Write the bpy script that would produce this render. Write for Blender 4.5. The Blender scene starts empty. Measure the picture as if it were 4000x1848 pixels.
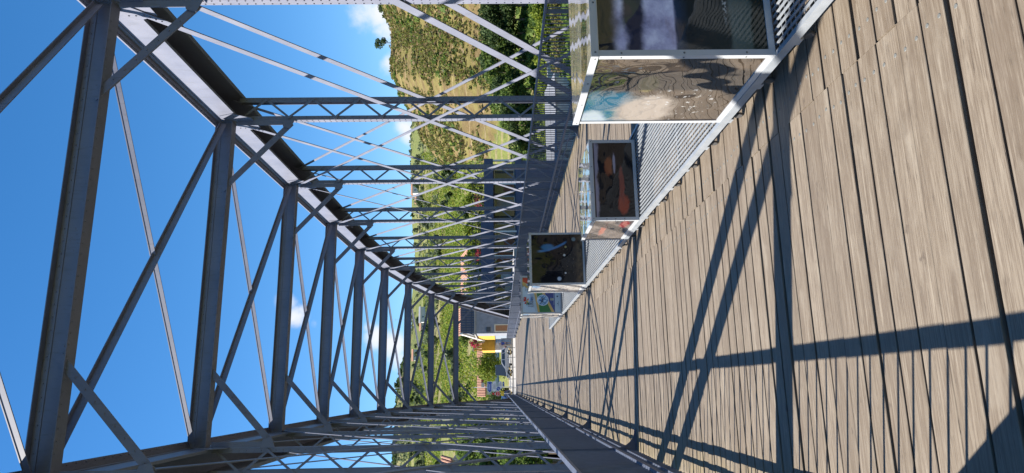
import bpy, math, random
import numpy as np
from mathutils import Vector, Matrix
R = math.radians
random.seed(7); rng = np.random.default_rng(7)
sc = bpy.context.scene
COL = sc.collection

# ------------------------------------------------------------------ camera
F_PX, YAW, PITCH, ROLL, EYE = 2585.5, 0.2235, 0.0196, -0.0119, 1.6
Fh = Vector((math.sin(YAW), math.cos(YAW), 0)); Rt = Vector((math.cos(YAW), -math.sin(YAW), 0)); Zu = Vector((0, 0, 1))
Fw = Fh * math.cos(PITCH) - Zu * math.sin(PITCH)
Up = Fh * math.sin(PITCH) + Zu * math.cos(PITCH)
cx = Rt * math.sin(ROLL) - Up * math.cos(ROLL)          # the camera was held on its side
cy = Rt * math.cos(ROLL) + Up * math.sin(ROLL)
cam = bpy.data.cameras.new('camera'); cam_o = bpy.data.objects.new('camera', cam); COL.objects.link(cam_o)
cam.sensor_fit = 'HORIZONTAL'; cam.sensor_width = 36.0; cam.lens = F_PX * 36.0 / 4000
cam.clip_start = 0.05; cam.clip_end = 6000
M = Matrix.Identity(4)
for i, v in enumerate((cx, cy, -Fw)):
    for j in range(3): M[j][i] = v[j]
M[2][3] = EYE
cam_o.matrix_world = M
sc.camera = cam_o

def ray(x, y):
    return (Fw * F_PX + cx * (x - 2000) + cy * (924 - y)).normalized()
def at(x, y, Y):                       # the point of the world at forward distance Y seen at photo pixel x, y
    d = ray(x, y); return Vector((0, 0, EYE)) + d * (Y / d.y)

# ------------------------------------------------------------------ world, sun, exposure
SUN = Vector((-0.97, 0.22, 1.0)).normalized()
world = bpy.data.worlds.new('World'); sc.world = world; world.use_nodes = True
nt = world.node_tree; nt.nodes.clear()
wo = nt.nodes.new('ShaderNodeOutputWorld'); bg = nt.nodes.new('ShaderNodeBackground')
sky = nt.nodes.new('ShaderNodeTexSky'); sky.sky_type = 'NISHITA'; sky.sun_disc = False
sky.sun_elevation = math.asin(SUN.z); sky.sun_rotation = math.atan2(SUN.x, SUN.y)
sky.altitude = 200; sky.air_density = 1.0; sky.dust_density = 0.25; sky.ozone_density = 3.2
SKY_STRENGTH = 0.073
bg.inputs['Strength'].default_value = SKY_STRENGTH
tc = nt.nodes.new('ShaderNodeTexCoord')
def wn(t, **k):
    n = nt.nodes.new(t)
    for a, b in k.items(): setattr(n, a, b)
    return n
def lk(a, b): nt.links.new(a, b)
# clouds: soft banks in a few directions of the sky, broken up by noise
nz = wn('ShaderNodeTexNoise'); nz.inputs['Scale'].default_value = 14; nz.inputs['Detail'].default_value = 8; nz.inputs['Roughness'].default_value = 0.62
lk(tc.outputs['Generated'], nz.inputs['Vector'])
acc = None
for (x, y, rad, amt) in [(1120, 1190, .030, .8), (1150, 1235, .032, .9), (1175, 1215, .02, .7), (1232, 1265, .014, .35), (1470, 1315, .034, .9), (1440, 1285, .02, .6), (1540, 1345, .04, .95), (1560, 1400, .035, .7),
                         (1440, 25, .06, 1.0), (1490, 45, .05, 1.2), (1510, 110, .04, 1.0), (1560, 230, .03, .7), (1535, 250, .03, .7), (1585, 500, .03, .9), (1600, 530, .03, .9),
                         (1440, -200, .10, 1.0), (1500, -420, .08, 1.0), (1500, 2300, .08, .8)]:
    d = ray(x, y)
    dd = wn('ShaderNodeVectorMath', operation='DISTANCE'); lk(tc.outputs['Generated'], dd.inputs[0]); dd.inputs[1].default_value = d
    mr = wn('ShaderNodeMapRange'); mr.interpolation_type = 'SMOOTHSTEP'; lk(dd.outputs['Value'], mr.inputs[0])
    mr.inputs[1].default_value = 0; mr.inputs[2].default_value = rad; mr.inputs[3].default_value = amt; mr.inputs[4].default_value = 0
    if acc is None: acc = mr.outputs[0]
    else:
        ad = wn('ShaderNodeMath', operation='MAXIMUM'); lk(acc, ad.inputs[0]); lk(mr.outputs[0], ad.inputs[1]); acc = ad.outputs[0]
m1 = wn('ShaderNodeMath', operation='MULTIPLY'); lk(acc, m1.inputs[0]); m1.inputs[1].default_value = 0.62
m2 = wn('ShaderNodeMath', operation='ADD'); lk(m1.outputs[0], m2.inputs[0]); lk(nz.outputs[0], m2.inputs[1])
mr = wn('ShaderNodeMapRange'); mr.interpolation_type = 'SMOOTHSTEP'; lk(m2.outputs[0], mr.inputs[0]); mr.inputs[1].default_value = 0.68; mr.inputs[2].default_value = 1.14
m3 = wn('ShaderNodeMath', operation='MULTIPLY'); lk(mr.outputs[0], m3.inputs[0])
gt = wn('ShaderNodeMath', operation='GREATER_THAN'); lk(acc, gt.inputs[0]); gt.inputs[1].default_value = 0.02; lk(gt.outputs[0], m3.inputs[1])
hs = wn('ShaderNodeHueSaturation'); hs.inputs['Saturation'].default_value = 1.3; hs.inputs['Value'].default_value = 1.0
lk(sky.outputs[0], hs.inputs['Color'])
mx = wn('ShaderNodeMix', data_type='RGBA'); lk(m3.outputs[0], mx.inputs[0]); lk(hs.outputs[0], mx.inputs[6]); mx.inputs[7].default_value = (4.6, 4.75, 5.1, 1)
lk(mx.outputs[2], bg.inputs['Color']); lk(bg.outputs[0], wo.inputs[0])

sl = bpy.data.lights.new('sun', 'SUN'); sun_o = bpy.data.objects.new('sun', sl); COL.objects.link(sun_o)
sl.energy = 5.0; sl.angle = R(0.5); sl.color = (1.0, 0.94, 0.86)
sun_o.rotation_euler = (-SUN).to_track_quat('-Z', 'Y').to_euler()
vs = sc.view_settings; vs.view_transform = 'Standard'; vs.look = 'None'; vs.gamma = 1; vs.use_curve_mapping = False
vs.exposure = 1.5
sc.render.engine = 'CYCLES'
try:
    sc.cycles.max_bounces = 8; sc.cycles.transparent_max_bounces = 8; sc.cycles.caustics_reflective = False; sc.cycles.caustics_refractive = False
except Exception: pass

# ------------------------------------------------------------------ materials
MATS = {}
class NB:
    def __init__(s, name):
        s.m = bpy.data.materials.new(name); s.m.use_nodes = True; s.t = s.m.node_tree
        s.b = s.t.nodes['Principled BSDF']; s.o = s.t.nodes['Material Output']; MATS[name] = s.m
    def n(s, t, **k):
        x = s.t.nodes.new(t)
        for a, b in k.items():
            if a in x.inputs: x.inputs[a].default_value = b
            else: setattr(x, a, b)
        return x
    def l(s, a, b): s.t.links.new(a, b)
    def coord(s, which='Object', scale=(1, 1, 1), rnd=0.0):
        tc = s.n('ShaderNodeTexCoord'); mp = s.n('ShaderNodeMapping'); mp.inputs['Scale'].default_value = scale
        src = tc.outputs[which] if which != 'World' else s.n('ShaderNodeNewGeometry').outputs['Position']
        if rnd:
            oi = s.n('ShaderNodeObjectInfo'); ge = s.n('ShaderNodeNewGeometry')
            ad = s.n('ShaderNodeMath', operation='ADD'); s.l(oi.outputs['Random'], ad.inputs[0]); s.l(ge.outputs['Random Per Island'], ad.inputs[1])
            mu = s.n('ShaderNodeMath', operation='MULTIPLY'); s.l(ad.outputs[0], mu.inputs[0]); mu.inputs[1].default_value = rnd
            cb = s.n('ShaderNodeCombineXYZ'); s.l(mu.outputs[0], cb.inputs[0]); s.l(mu.outputs[0], cb.inputs[2])
            va = s.n('ShaderNodeVectorMath', operation='ADD'); s.l(src, va.inputs[0]); s.l(cb.outputs[0], va.inputs[1]); src = va.outputs[0]
        s.l(src, mp.inputs['Vector']); return mp.outputs[0]
    def noise(s, vec, scale, detail=4, rough=.55):
        x = s.n('ShaderNodeTexNoise'); x.inputs['Scale'].default_value = scale; x.inputs['Detail'].default_value = detail; x.inputs['Roughness'].default_value = rough
        s.l(vec, x.inputs['Vector']); return x.outputs[0]
    def ramp(s, fac, stops, interp='LINEAR'):
        x = s.n('ShaderNodeValToRGB'); x.color_ramp.interpolation = interp; e = x.color_ramp.elements
        while len(e) < len(stops): e.new(0.5)
        for i, (p, c) in enumerate(stops):
            e[i].position = p; e[i].color = (*c, 1) if len(c) == 3 else c
        s.l(fac, x.inputs[0]); return x.outputs[0]
    def mix(s, fac, a, b, blend='MIX'):
        x = s.n('ShaderNodeMix', data_type='RGBA'); x.blend_type = blend
        for v, i in ((fac, 0), (a, 6), (b, 7)):
            if isinstance(v, (float, int)): x.inputs[i].default_value = v
            elif isinstance(v, tuple): x.inputs[i].default_value = (*v, 1) if len(v) == 3 else v
            else: s.l(v, x.inputs[i])
        return x.outputs[2]
    def math(s, op, a, b=None):
        x = s.n('ShaderNodeMath', operation=op)
        for i, v in enumerate((a, b)):
            if v is None: continue
            if isinstance(v, (float, int)): x.inputs[i].default_value = v
            else: s.l(v, x.inputs[i])
        return x.outputs[0]
    def rng(s, v, a, b, c=0., d=1., smooth=True):
        x = s.n('ShaderNodeMapRange'); x.interpolation_type = 'SMOOTHSTEP' if smooth else 'LINEAR'
        s.l(v, x.inputs[0])
        for i, k in enumerate((a, b, c, d)): x.inputs[i + 1].default_value = k
        return x.outputs[0]
    def bump(s, h, strength=.3, dist=.01, to=None):
        x = s.n('ShaderNodeBump'); x.inputs['Strength'].default_value = strength; x.inputs['Distance'].default_value = dist
        s.l(h, x.inputs['Height']); s.l(x.outputs[0], s.b.inputs[to or 'Normal']); return x
    def set(s, **k):
        for a, v in k.items():
            a = a.replace('_', ' ')
            if isinstance(v, tuple): v = (*v, 1) if len(v) == 3 else v
            if hasattr(v, 'is_linked') or isinstance(v, bpy.types.NodeSocket): s.l(v, s.b.inputs[a])
            else: s.b.inputs[a].default_value = v
        return s

def simple(name, col, rough=.6, metal=0., var=.12, scale=6., coat=0., bump=0.):
    b = NB(name); v = b.coord('Object', rnd=7.0); n = b.noise(v, scale)
    lo = tuple(c * (1 - var) for c in col); hi = tuple(min(1, c * (1 + var)) for c in col)
    b.set(Base_Color=b.ramp(n, [(.3, lo), (.7, hi)]), Roughness=rough, Metallic=metal, Coat_Weight=coat)
    if bump: b.bump(b.noise(v, scale * 8), bump, .01)
    return b.m

# steel paint: silvery grey, chalky, with faint streaks and a few rusty specks
b = NB('steel_paint'); v = b.coord('World'); n1 = b.noise(v, 1.7, 6, .6); n2 = b.noise(b.coord('World', (9, 9, 1.2)), 3.0, 5, .6); n3 = b.noise(v, 38, 3)
c = b.ramp(n1, [(.22, (.138, .146, .188)), (.5, (.168, .177, .224)), (.78, (.199, .208, .254))]); c = b.mix(b.rng(n2, .52, .72, 0, .5), c, (.125, .13, .145))
c = b.mix(b.math('MULTIPLY', b.rng(n3, .64, .72), b.rng(n1, .48, .62, 0, .75)), c, (.15, .08, .045))
b.set(Base_Color=c, Metallic=0., Specular_IOR_Level=.3, Roughness=b.rng(n1, .2, .8, .46, .60)); b.bump(n3, .05, .003)
simple('rail_paint', (.085, .10, .14), .5, .15, .15, 8)
# deck wood: weathered grey brown, grain along the plank (x)
b = NB('deck_wood')
oi = b.n('ShaderNodeObjectInfo'); ge = b.n('ShaderNodeNewGeometry')
rnd = b.math('FRACT', b.math('ADD', b.math('MULTIPLY', oi.outputs['Random'], 7.31), b.math('MULTIPLY', ge.outputs['Random Per Island'], 3.77)))
v1 = b.coord('World', (1.5, 26, 20), rnd=37.0); v2 = b.coord('World', (5, 150, 60), rnd=51.0); v3 = b.coord('World', (9, 170, 60), rnd=23.0); v4 = b.coord('World', (1.6, 5, 1), rnd=11.)
g1 = b.noise(v1, 1.5, 5, .6); g2 = b.noise(v2, 1.0, 4, .65); g3 = b.noise(v3, 1.0, 2, .5); g4 = b.noise(v4, 1.6, 4, .6)
c = b.ramp(rnd, [(0, (.125, .100, .078)), (.2, (.225, .190, .152)), (.4, (.165, .136, .108)), (.6, (.285, .248, .208)), (.8, (.20, .166, .130)), (1, (.15, .12, .094))])
mot = b.noise(b.coord('World', (3.5, 7, 1), rnd=5.), 2.4, 6, .68)
gl_ = b.noise(b.coord('World', (3.2, 60, 40), rnd=71.), 1.4, 4, .6); c = b.mix(b.rng(gl_, .52, .68, 0, .7), c, (.36, .325, .28)); c = b.mix(b.rng(gl_, .46, .32, 0, .6), c, (.12, .095, .072))
c = b.mix(b.rng(mot, .30, .46, .55, 0), c, (.125, .098, .075)); c = b.mix(b.rng(mot, .56, .74, 0, .5), c, (.34, .305, .265))
c = b.mix(.42, c, b.ramp(g1, [(.28, (0.155, 0.122, 0.092)), (.5, (0.228, 0.193, 0.158)), (.72, (0.310, 0.277, 0.241))]))
c = b.mix(b.rng(g2, .44, .60, 0, .78), c, (0.142, 0.111, 0.084))
c = b.mix(b.math('MULTIPLY', b.rng(g4, .55, .78), b.rng(g2, .35, .6, .2, .6)), c, (0.343, 0.314, 0.277))
c = b.mix(b.math('MULTIPLY', b.rng(g3, .66, .74), b.rng(mot, .42, .6, .75, .05)), c, (0.050, 0.036, 0.026))
px = b.n('ShaderNodeSeparateXYZ'); b.l(ge.outputs['Position'], px.inputs[0])
st_ = b.noise(b.coord('World', (1, 1, 1)), 1.3, 6, .7); c = b.mix(b.rng(st_, .56, .70, 0, .5), c, (.135, .108, .083)); st2 = b.noise(b.coord('World', (1, 2.2, 1), rnd=3.), 9., 3, .6); c = b.mix(b.rng(st2, .68, .74, 0, .6), c, (.09, .07, .055))
lich = b.math('MULTIPLY', b.math('MAXIMUM', b.rng(px.outputs[0], -.35, -.74, 0, .55), b.rng(px.outputs[0], 4.55, 5.0, 0, .6)), b.rng(b.noise(b.coord('World'), 3.1, 5, .7), .38, .62, .25, 1))
c = b.mix(lich, c, (0.304, 0.251, 0.132))
c = b.mix(1.0, c, (.72, .685, .61), 'MULTIPLY'); b.set(Base_Color=c, Specular_IOR_Level=.6, Roughness=b.rng(g1, .3, .7, .5, .72)); b.bump(b.math('ADD', b.math('MULTIPLY', g2, .7), b.math('MULTIPLY', b.rng(g3, .62, .74), -.8)), .5, .004)
simple('gap_shade_black', (.02, .018, .017), .9)  # near black: the shade below the plank gaps is put into the colour
simple('screw_steel', (.115, .118, .11), .6, 0.)
b = NB('galvanised'); v = b.coord('World')
b.set(Base_Color=b.ramp(b.noise(v, 9, 4), [(.3, (.25, .275, .30)), (.7, (.34, .365, .39))]), Roughness=.42, Metallic=.35)
simple('white_aluminium', (.42, .435, .45), .32, .1, .05, 9, .2)
simple('aluminium_grey', (.50, .52, .55), .35, .35, .06)
simple('rubber', (.05, .048, .046), .7)
b = NB('clear_acrylic')
fr = b.n('ShaderNodeFresnel', IOR=1.5); gl = b.n('ShaderNodeBsdfGlossy'); gl.inputs['Roughness'].default_value = .03
tr = b.n('ShaderNodeBsdfTransparent'); tr.inputs[0].default_value = (.93, .96, .95, 1)
df = b.n('ShaderNodeBsdfDiffuse'); df.inputs[0].default_value = (.80, .82, .80, 1)
bmp = b.n('ShaderNodeBump'); bmp.inputs['Strength'].default_value = .10; bmp.inputs['Distance'].default_value = .03
b.l(b.noise(b.coord('Object', (1, 1.6, 1)), 2.6, 1), bmp.inputs['Height'])
for q in (fr, gl): b.l(bmp.outputs[0], q.inputs['Normal'])
m_a = b.n('ShaderNodeMixShader'); m_a.inputs[0].default_value = .30; b.l(tr.outputs[0], m_a.inputs[1]); b.l(df.outputs[0], m_a.inputs[2])
m_b = b.n('ShaderNodeMixShader'); b.l(b.math('MINIMUM', b.math('MULTIPLY', fr.outputs[0], 1.6), 1.0), m_b.inputs[0]); b.l(m_a.outputs[0], m_b.inputs[1]); b.l(gl.outputs[0], m_b.inputs[2])
b.l(m_b.outputs[0], b.o.inputs[0])

def photo_mat(name, fn, coat=1.0, wav=.5, sc_=(2.2, 1.6), ior=1.5, dim=1.0):
    """a glossy printed sheet: fn paints it from u (0 left .. 1 right), v (0 bottom .. 1 top); the acrylic over it is wavy"""
    b = NB(name); tcn = b.n('ShaderNodeTexCoord'); sp = b.n('ShaderNodeSeparateXYZ'); b.l(tcn.outputs['UV'], sp.inputs[0])
    col = fn(b, sp.outputs[0], sp.outputs[1], tcn.outputs['UV'])
    if dim != 1.0: col = b.mix(1.0, col, (dim,) * 3, 'MULTIPLY')
    b.set(Base_Color=col, Roughness=.35, Coat_Weight=coat, Coat_Roughness=.015, Coat_IOR=ior, Specular_IOR_Level=.05)
    mp = b.n('ShaderNodeMapping'); mp.inputs['Scale'].default_value = (sc_[0], sc_[1], 1); b.l(tcn.outputs['UV'], mp.inputs[0])
    b.bump(b.noise(mp.outputs[0], 1.0, 1.5, .4), wav, .05, 'Coat Normal')
    return b.m
def blob(b, u, v, cu, cv, ru, rv, uv=None, wob=0.):
    du = b.math('DIVIDE', b.math('SUBTRACT', u, cu), ru); dv = b.math('DIVIDE', b.math('SUBTRACT', v, cv), rv)
    d = b.math('SQRT', b.math('ADD', b.math('MULTIPLY', du, du), b.math('MULTIPLY', dv, dv)))
    if wob: d = b.math('ADD', d, b.math('MULTIPLY', b.math('SUBTRACT', b.noise(uv, 7, 5), .5), wob))
    return b.rng(d, 1.0, .55)
def p_storm(b, u, v, uv):
    vv = b.math('ADD', v, b.math('MULTIPLY', b.math('SUBTRACT', b.noise(uv, 5, 5), .5), .10))
    cl = b.ramp(b.noise(uv, 4.2, 7, .62), [(.32, (.16, .15, .25)), (.48, (.50, .46, .64)), (.62, (.82, .78, .92))])
    c = b.ramp(vv, [(0, (.01, .016, .012)), (.07, (.012, .02, .014)), (.09, (.075, .10, .085)), (.2, (.10, .125, .11)), (.22, (.03, .035, .03)), (.46, (.02, .022, .022)), (.53, (.03, .05, .09)), (.545, (.2, .2, .3))], 'LINEAR')
    c = b.mix(b.rng(v, .535, .55), c, cl)
    c = b.mix(b.rng(vv, .86, .93), c, (.018, .02, .026))
    c = b.mix(blob(b, u, v, .45, .785, .75, .085, uv, .8), c, (.035, .035, .06))
    ar = b.math('MULTIPLY', blob(b, u, v, .62, .235, .5, .022), b.rng(b.noise(uv, 40, 2), .45, .55))
    return b.mix(ar, c, (.45, .45, .42))
def p_bird(b, u, v, uv):
    n = b.noise(uv, 6, 6, .6)
    c = b.ramp(n, [(.3, (.06, .045, .03)), (.7, (.15, .11, .075))])
    c = b.mix(blob(b, u, v, .12, .86, .5, .42, uv, .7), c, (.04, .19, .30))
    c = b.mix(blob(b, u, v, .02, .93, .2, .14, uv, .5), c, (.62, .72, .82))
    c = b.mix(blob(b, u, v, .18, .58, .34, .26, uv, .9), c, (.56, .49, .42))
    c = b.mix(b.math('MULTIPLY', blob(b, u, v, .62, .62, .16, .08, uv, 1.4), .8), c, (.5, .42, .12))
    return b.mix(b.math('MULTIPLY', blob(b, u, v, .33, .35, .4, .3, uv, .5), b.rng(b.noise(uv, 22, 3), .60, .68)), c, (.75, .75, .74))
def p_redfire(b, u, v, uv):
    c = b.ramp(b.noise(uv, 3, 5), [(.35, (.006, .006, .009)), (.65, (.028, .022, .022))])
    c = b.mix(b.math('MULTIPLY', b.rng(b.math('ADD', v, b.math('MULTIPLY', b.math('SUBTRACT', b.noise(uv, 6, 5), .5), .2)), .86, .93), b.rng(v, .985, .95)), c, (.42, .36, .42))
    c = b.mix(blob(b, u, v, .68, .62, .16, .12, uv, 1.2), c, (.34, .10, .04))
    c = b.mix(blob(b, u, v, .18, .28, .17, .17, uv, .9), c, (.42, .07, .03))
    c = b.mix(blob(b, u, v, .42, .30, .3, .08, uv, 1.2), c, (.30, .06, .035))
    return b.mix(blob(b, u, v, .72, .47, .17, .04, uv, .9), c, (.44, .38, .44))
def p_redgrey(b, u, v, uv):
    c = b.ramp(b.noise(uv, 5, 5), [(.35, (.10, .085, .08)), (.65, (.26, .22, .20))])
    c = b.mix(blob(b, u, v, .55, .66, .4, .1, uv, 1.2), c, (.55, .20, .14))
    return b.mix(blob(b, u, v, .8, .2, .22, .16, uv, .8), c, (.36, .05, .04))
def p_night(b, u, v, uv):
    c = b.ramp(b.noise(uv, 5, 6), [(.35, (.004, .005, .009)), (.6, (.015, .015, .022)), (.75, (.04, .038, .045))])
    c = b.mix(b.math('MULTIPLY', b.rng(v, .2, .06), b.rng(b.noise(uv, 9, 4), .35, .6, .2, .8)), c, (.23, .14, .07))
    c = b.mix(blob(b, u, v, .74, .69, .09, .16, uv, .5), c, (.07, .28, .52))
    sw = b.math('SUBTRACT', u, b.math('ADD', .655, b.math('MULTIPLY', b.math('POWER', b.math('SUBTRACT', .9, v), 2.0), .55)))
    c = b.mix(b.math('MULTIPLY', b.rng(b.math('ABSOLUTE', sw), .035, .012), b.math('MULTIPLY', b.rng(v, .28, .36), b.rng(v, .92, .80))), c, (.10, .30, .60))
    for (cu, cv, r_, col) in ((.57, .36, .03, (.9, .9, .85)), (.20, .345, .025, (.9, .9, .9)), (.085, .47, .05, (.7, .82, .95)), (.74, .33, .028, (.55, .5, .2)), (.90, .17, .05, (.25, .38, .42))):
        c = b.mix(blob(b, u, v, cu, cv, r_, r_, uv, .4), c, col)
    sp = b.math('MULTIPLY', b.rng(b.noise(uv, 34, 3), .64, .69), blob(b, u, v, .4, .3, .55, .22))
    return b.mix(sp, c, (.34, .28, .2))
def p_sketch(b, u, v, uv):
    c = b.ramp(b.noise(uv, 9, 6), [(.36, (.25, .24, .25)), (.5, (.55, .53, .5)), (.66, (.72, .70, .66))])
    c = b.mix(blob(b, u, v, .8, .9, .3, .12), c, (.18, .42, .70))
    return b.mix(b.rng(b.noise(uv, 5, 3), .62, .68, 0, .8), c, (.62, .25, .22))
def p_jet(b, u, v, uv):
    n = b.noise(uv, 5, 5); return b.ramp(n, [(.35, (.05, .13, .28)), (.5, (.25, .42, .6)), (.62, (.62, .75, .85))])
def p_mono(b, u, v, uv):
    c = b.ramp(v, [(0, (.14, .10, .075)), (.5, (.22, .16, .12)), (.56, (.5, .62, .74)), (1, (.62, .72, .82))]); return c
photo_mat('photo_storm', p_storm, 1, .3); photo_mat('photo_bird', p_bird, 1, .5, (3.0, 2.2), 2.9, .45); photo_mat('photo_red', p_redfire, .7, .3, (2.2, 1.6), 1.5, .75); photo_mat('photo_redgrey', p_redgrey, 1, .6, (2.2, 1.6), 2.7, .5)
photo_mat('photo_night', p_night, .6, .25, (2.2, 1.6), 1.5, .6); photo_mat('photo_sketch', p_sketch, 1, .6, (2.2, 1.6), 2.4, .7); photo_mat('photo_jet', p_jet, .3); photo_mat('photo_town', p_mono, .3)
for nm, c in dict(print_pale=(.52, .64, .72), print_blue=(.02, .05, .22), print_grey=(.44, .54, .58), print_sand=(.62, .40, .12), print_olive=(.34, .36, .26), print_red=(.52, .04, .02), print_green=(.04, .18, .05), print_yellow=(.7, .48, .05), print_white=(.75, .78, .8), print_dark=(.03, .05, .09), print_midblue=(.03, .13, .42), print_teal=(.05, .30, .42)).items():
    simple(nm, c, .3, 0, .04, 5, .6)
# buildings
def plaster(name, col, var=.14): return simple(name, col, .9, 0, var, 2.2, 0, .15)
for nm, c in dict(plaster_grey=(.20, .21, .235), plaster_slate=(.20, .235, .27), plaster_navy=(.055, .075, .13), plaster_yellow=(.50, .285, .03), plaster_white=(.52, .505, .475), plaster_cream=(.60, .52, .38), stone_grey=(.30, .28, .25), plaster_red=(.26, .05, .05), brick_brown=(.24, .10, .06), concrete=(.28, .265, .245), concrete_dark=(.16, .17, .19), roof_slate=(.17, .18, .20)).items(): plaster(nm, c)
b = NB('roof_tile'); v = b.coord('Object', rnd=3.); b.set(Base_Color=b.ramp(b.noise(v, 3, 6, .7), [(.3, (.20, .085, .05)), (.5, (.30, .15, .095)), (.7, (.38, .23, .15))]), Roughness=.85)
b = NB('window_glass'); b.set(Base_Color=(.03, .04, .055), Roughness=.06, Metallic=0., Specular_IOR_Level=.8)
simple('dark_metal', (.05, .055, .065), .45, .3); simple('light_metal', (.55, .57, .6), .4, .3); simple('door_brown', (.30, .13, .05), .6)
simple('asphalt', (.11, .11, .112), .9, 0, .2, 3, 0, .2)
b = NB('street_stone'); v = b.coord('World'); b.set(Base_Color=b.ramp(b.noise(v, 2.2, 6, .65), [(.3, (.24, .225, .20)), (.7, (.34, .325, .30))]), Roughness=.9)
for nm, c in dict(car_white=(.55, .56, .58), car_blue=(.02, .06, .2), car_dark=(.025, .028, .035), car_lightblue=(.10, .27, .55)).items(): simple(nm, c, .28, .1, .03, 2, 1.)
simple('tyre', (.03, .03, .03), .8); simple('rim', (.58, .6, .62), .3, .7); simple('lamp_red', (.45, .02, .015), .3); simple('lamp_clear', (.7, .72, .75), .15)
simple('chain_yellow', (.72, .45, .02), .5); simple('sign_blue', (.01, .06, .33), .4); simple('sign_white', (.72, .74, .76), .4); simple('sign_red', (.5, .03, .02), .4); simple('sign_yellow', (.8, .58, .02), .4)
simple('skin', (.45, .27, .19), .6); simple('shirt_blue', (.03, .07, .30), .8); simple('shorts_grey', (.16, .13, .14), .85); simple('shoe_white', (.7, .7, .7), .7); simple('hair_dark', (.03, .025, .02), .8)
# vegetation
def leafmat(name, stops, tr=.45):
    b = NB(name); ge = b.n('ShaderNodeNewGeometry'); oi = b.n('ShaderNodeObjectInfo')
    r = b.math('FRACT', b.math('ADD', ge.outputs['Random Per Island'], b.math('MULTIPLY', oi.outputs['Random'], .35)))
    c = b.ramp(r, stops); b.set(Base_Color=c, Roughness=.7, Specular_IOR_Level=.25)
    t = b.n('ShaderNodeBsdfTranslucent'); b.l(c, t.inputs[0]); m = b.n('ShaderNodeMixShader'); m.inputs[0].default_value = tr
    b.l(b.b.outputs[0], m.inputs[1]); b.l(t.outputs[0], m.inputs[2]); b.l(m.outputs[0], b.o.inputs[0]); return b.m
leafmat('leaf_green', [(0, (0.047, 0.088, 0.020)), (.5, (0.101, 0.162, 0.034)), (1, (0.176, 0.230, 0.047))])
leafmat('leaf_bright', [(0, (.085, .14, .015)), (.5, (.16, .215, .025)), (1, (.26, .29, .04))])
leafmat('leaf_dark', [(0, (0.024, 0.048, 0.014)), (.5, (0.048, 0.084, 0.026)), (1, (0.090, 0.126, 0.042))])
leafmat('leaf_olive', [(0, (.075, .105, .05)), (.5, (.12, .155, .08)), (1, (.17, .20, .115))])
leafmat('leaf_scrub', [(0, (.07, .10, .025)), (.3, (.13, .155, .032)), (.55, (.19, .19, .042)), (.72, (.19, .145, .06)), (.85, (.15, .10, .06)), (1, (.085, .11, .045))])
leafmat('leaf_vine', [(0, (.10, .17, .022)), (.5, (.17, .24, .03)), (.85, (.27, .29, .045)), (1, (.28, .23, .06))])
leafmat('petal_pink', [(0, (.10, .15, .03)), (.3, (.13, .18, .04)), (.32, (.36, .02, .05)), (.8, (.45, .04, .09)), (1, (.5, .09, .2))])
simple('bark', (.12, .09, .065), .9, 0, .3, 8, 0, .4)
b = NB('hill_ground'); v = b.coord('World'); ge = b.n('ShaderNodeNewGeometry'); sp = b.n('ShaderNodeSeparateXYZ'); b.l(ge.outputs['Position'], sp.inputs[0])
at_ = b.n('ShaderNodeAttribute', attribute_name='dry')
vo = b.n('ShaderNodeTexVoronoi'); vo.inputs['Scale'].default_value = .011; b.l(b.coord('World', (1, 1, 3.0)), vo.inputs['Vector'])
sv = b.n('ShaderNodeSeparateColor'); b.l(vo.outputs['Color'], sv.inputs[0])
n1 = b.noise(v, .035, 6, .6); n2 = b.noise(v, .35, 6, .7); n3 = b.noise(b.coord('World', (1, 1, 4)), .09, 5, .6)
patch = b.ramp(sv.outputs[0], [(0, (.105, .135, .032)), (.3, (.15, .165, .045)), (.5, (.12, .15, .04)), (.7, (.185, .17, .07)), (1, (.10, .125, .032))], 'CONSTANT')
hz_ = b.math('ADD', sp.outputs[2], b.math('MULTIPLY', n1, 6.0))
row = b.math('ABSOLUTE', b.math('SINE', b.math('MULTIPLY', hz_, 1.75)))
c = b.mix(b.rng(row, .15, .6, .75, 0), patch, (.23, .19, .10))
c = b.mix(b.rng(n2, .5, .68, 0, .7), c, (.045, .065, .022)); c = b.mix(b.rng(n3, .58, .70, 0, .65), c, (.26, .215, .12))
tz = b.math('ABSOLUTE', b.math('SINE', b.math('ADD', b.math('MULTIPLY', sp.outputs[2], .62), b.math('MULTIPLY', n1, 5.))))
dry = b.ramp(n2, [(.3, (.085, .058, .026)), (.5, (.125, .09, .040)), (.7, (.17, .128, .062))])
dry = b.mix(b.rng(n3, .42, .6, 0, .55), dry, (.15, .14, .04)); dry = b.mix(b.rng(tz, .14, .0, 0, .8), dry, (.23, .175, .105))
b.set(Base_Color=b.mix(at_.outputs['Fac'], c, dry), Roughness=.95, Specular_IOR_Level=.1); b.bump(n2, .6, 1.2)
b = NB('river_water'); v = b.coord('World', (1, 1, 1)); b.set(Base_Color=(.035, .05, .045), Roughness=.08); b.bump(b.noise(v, 1.4, 4), .25, .05)
MT = MATS

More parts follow.
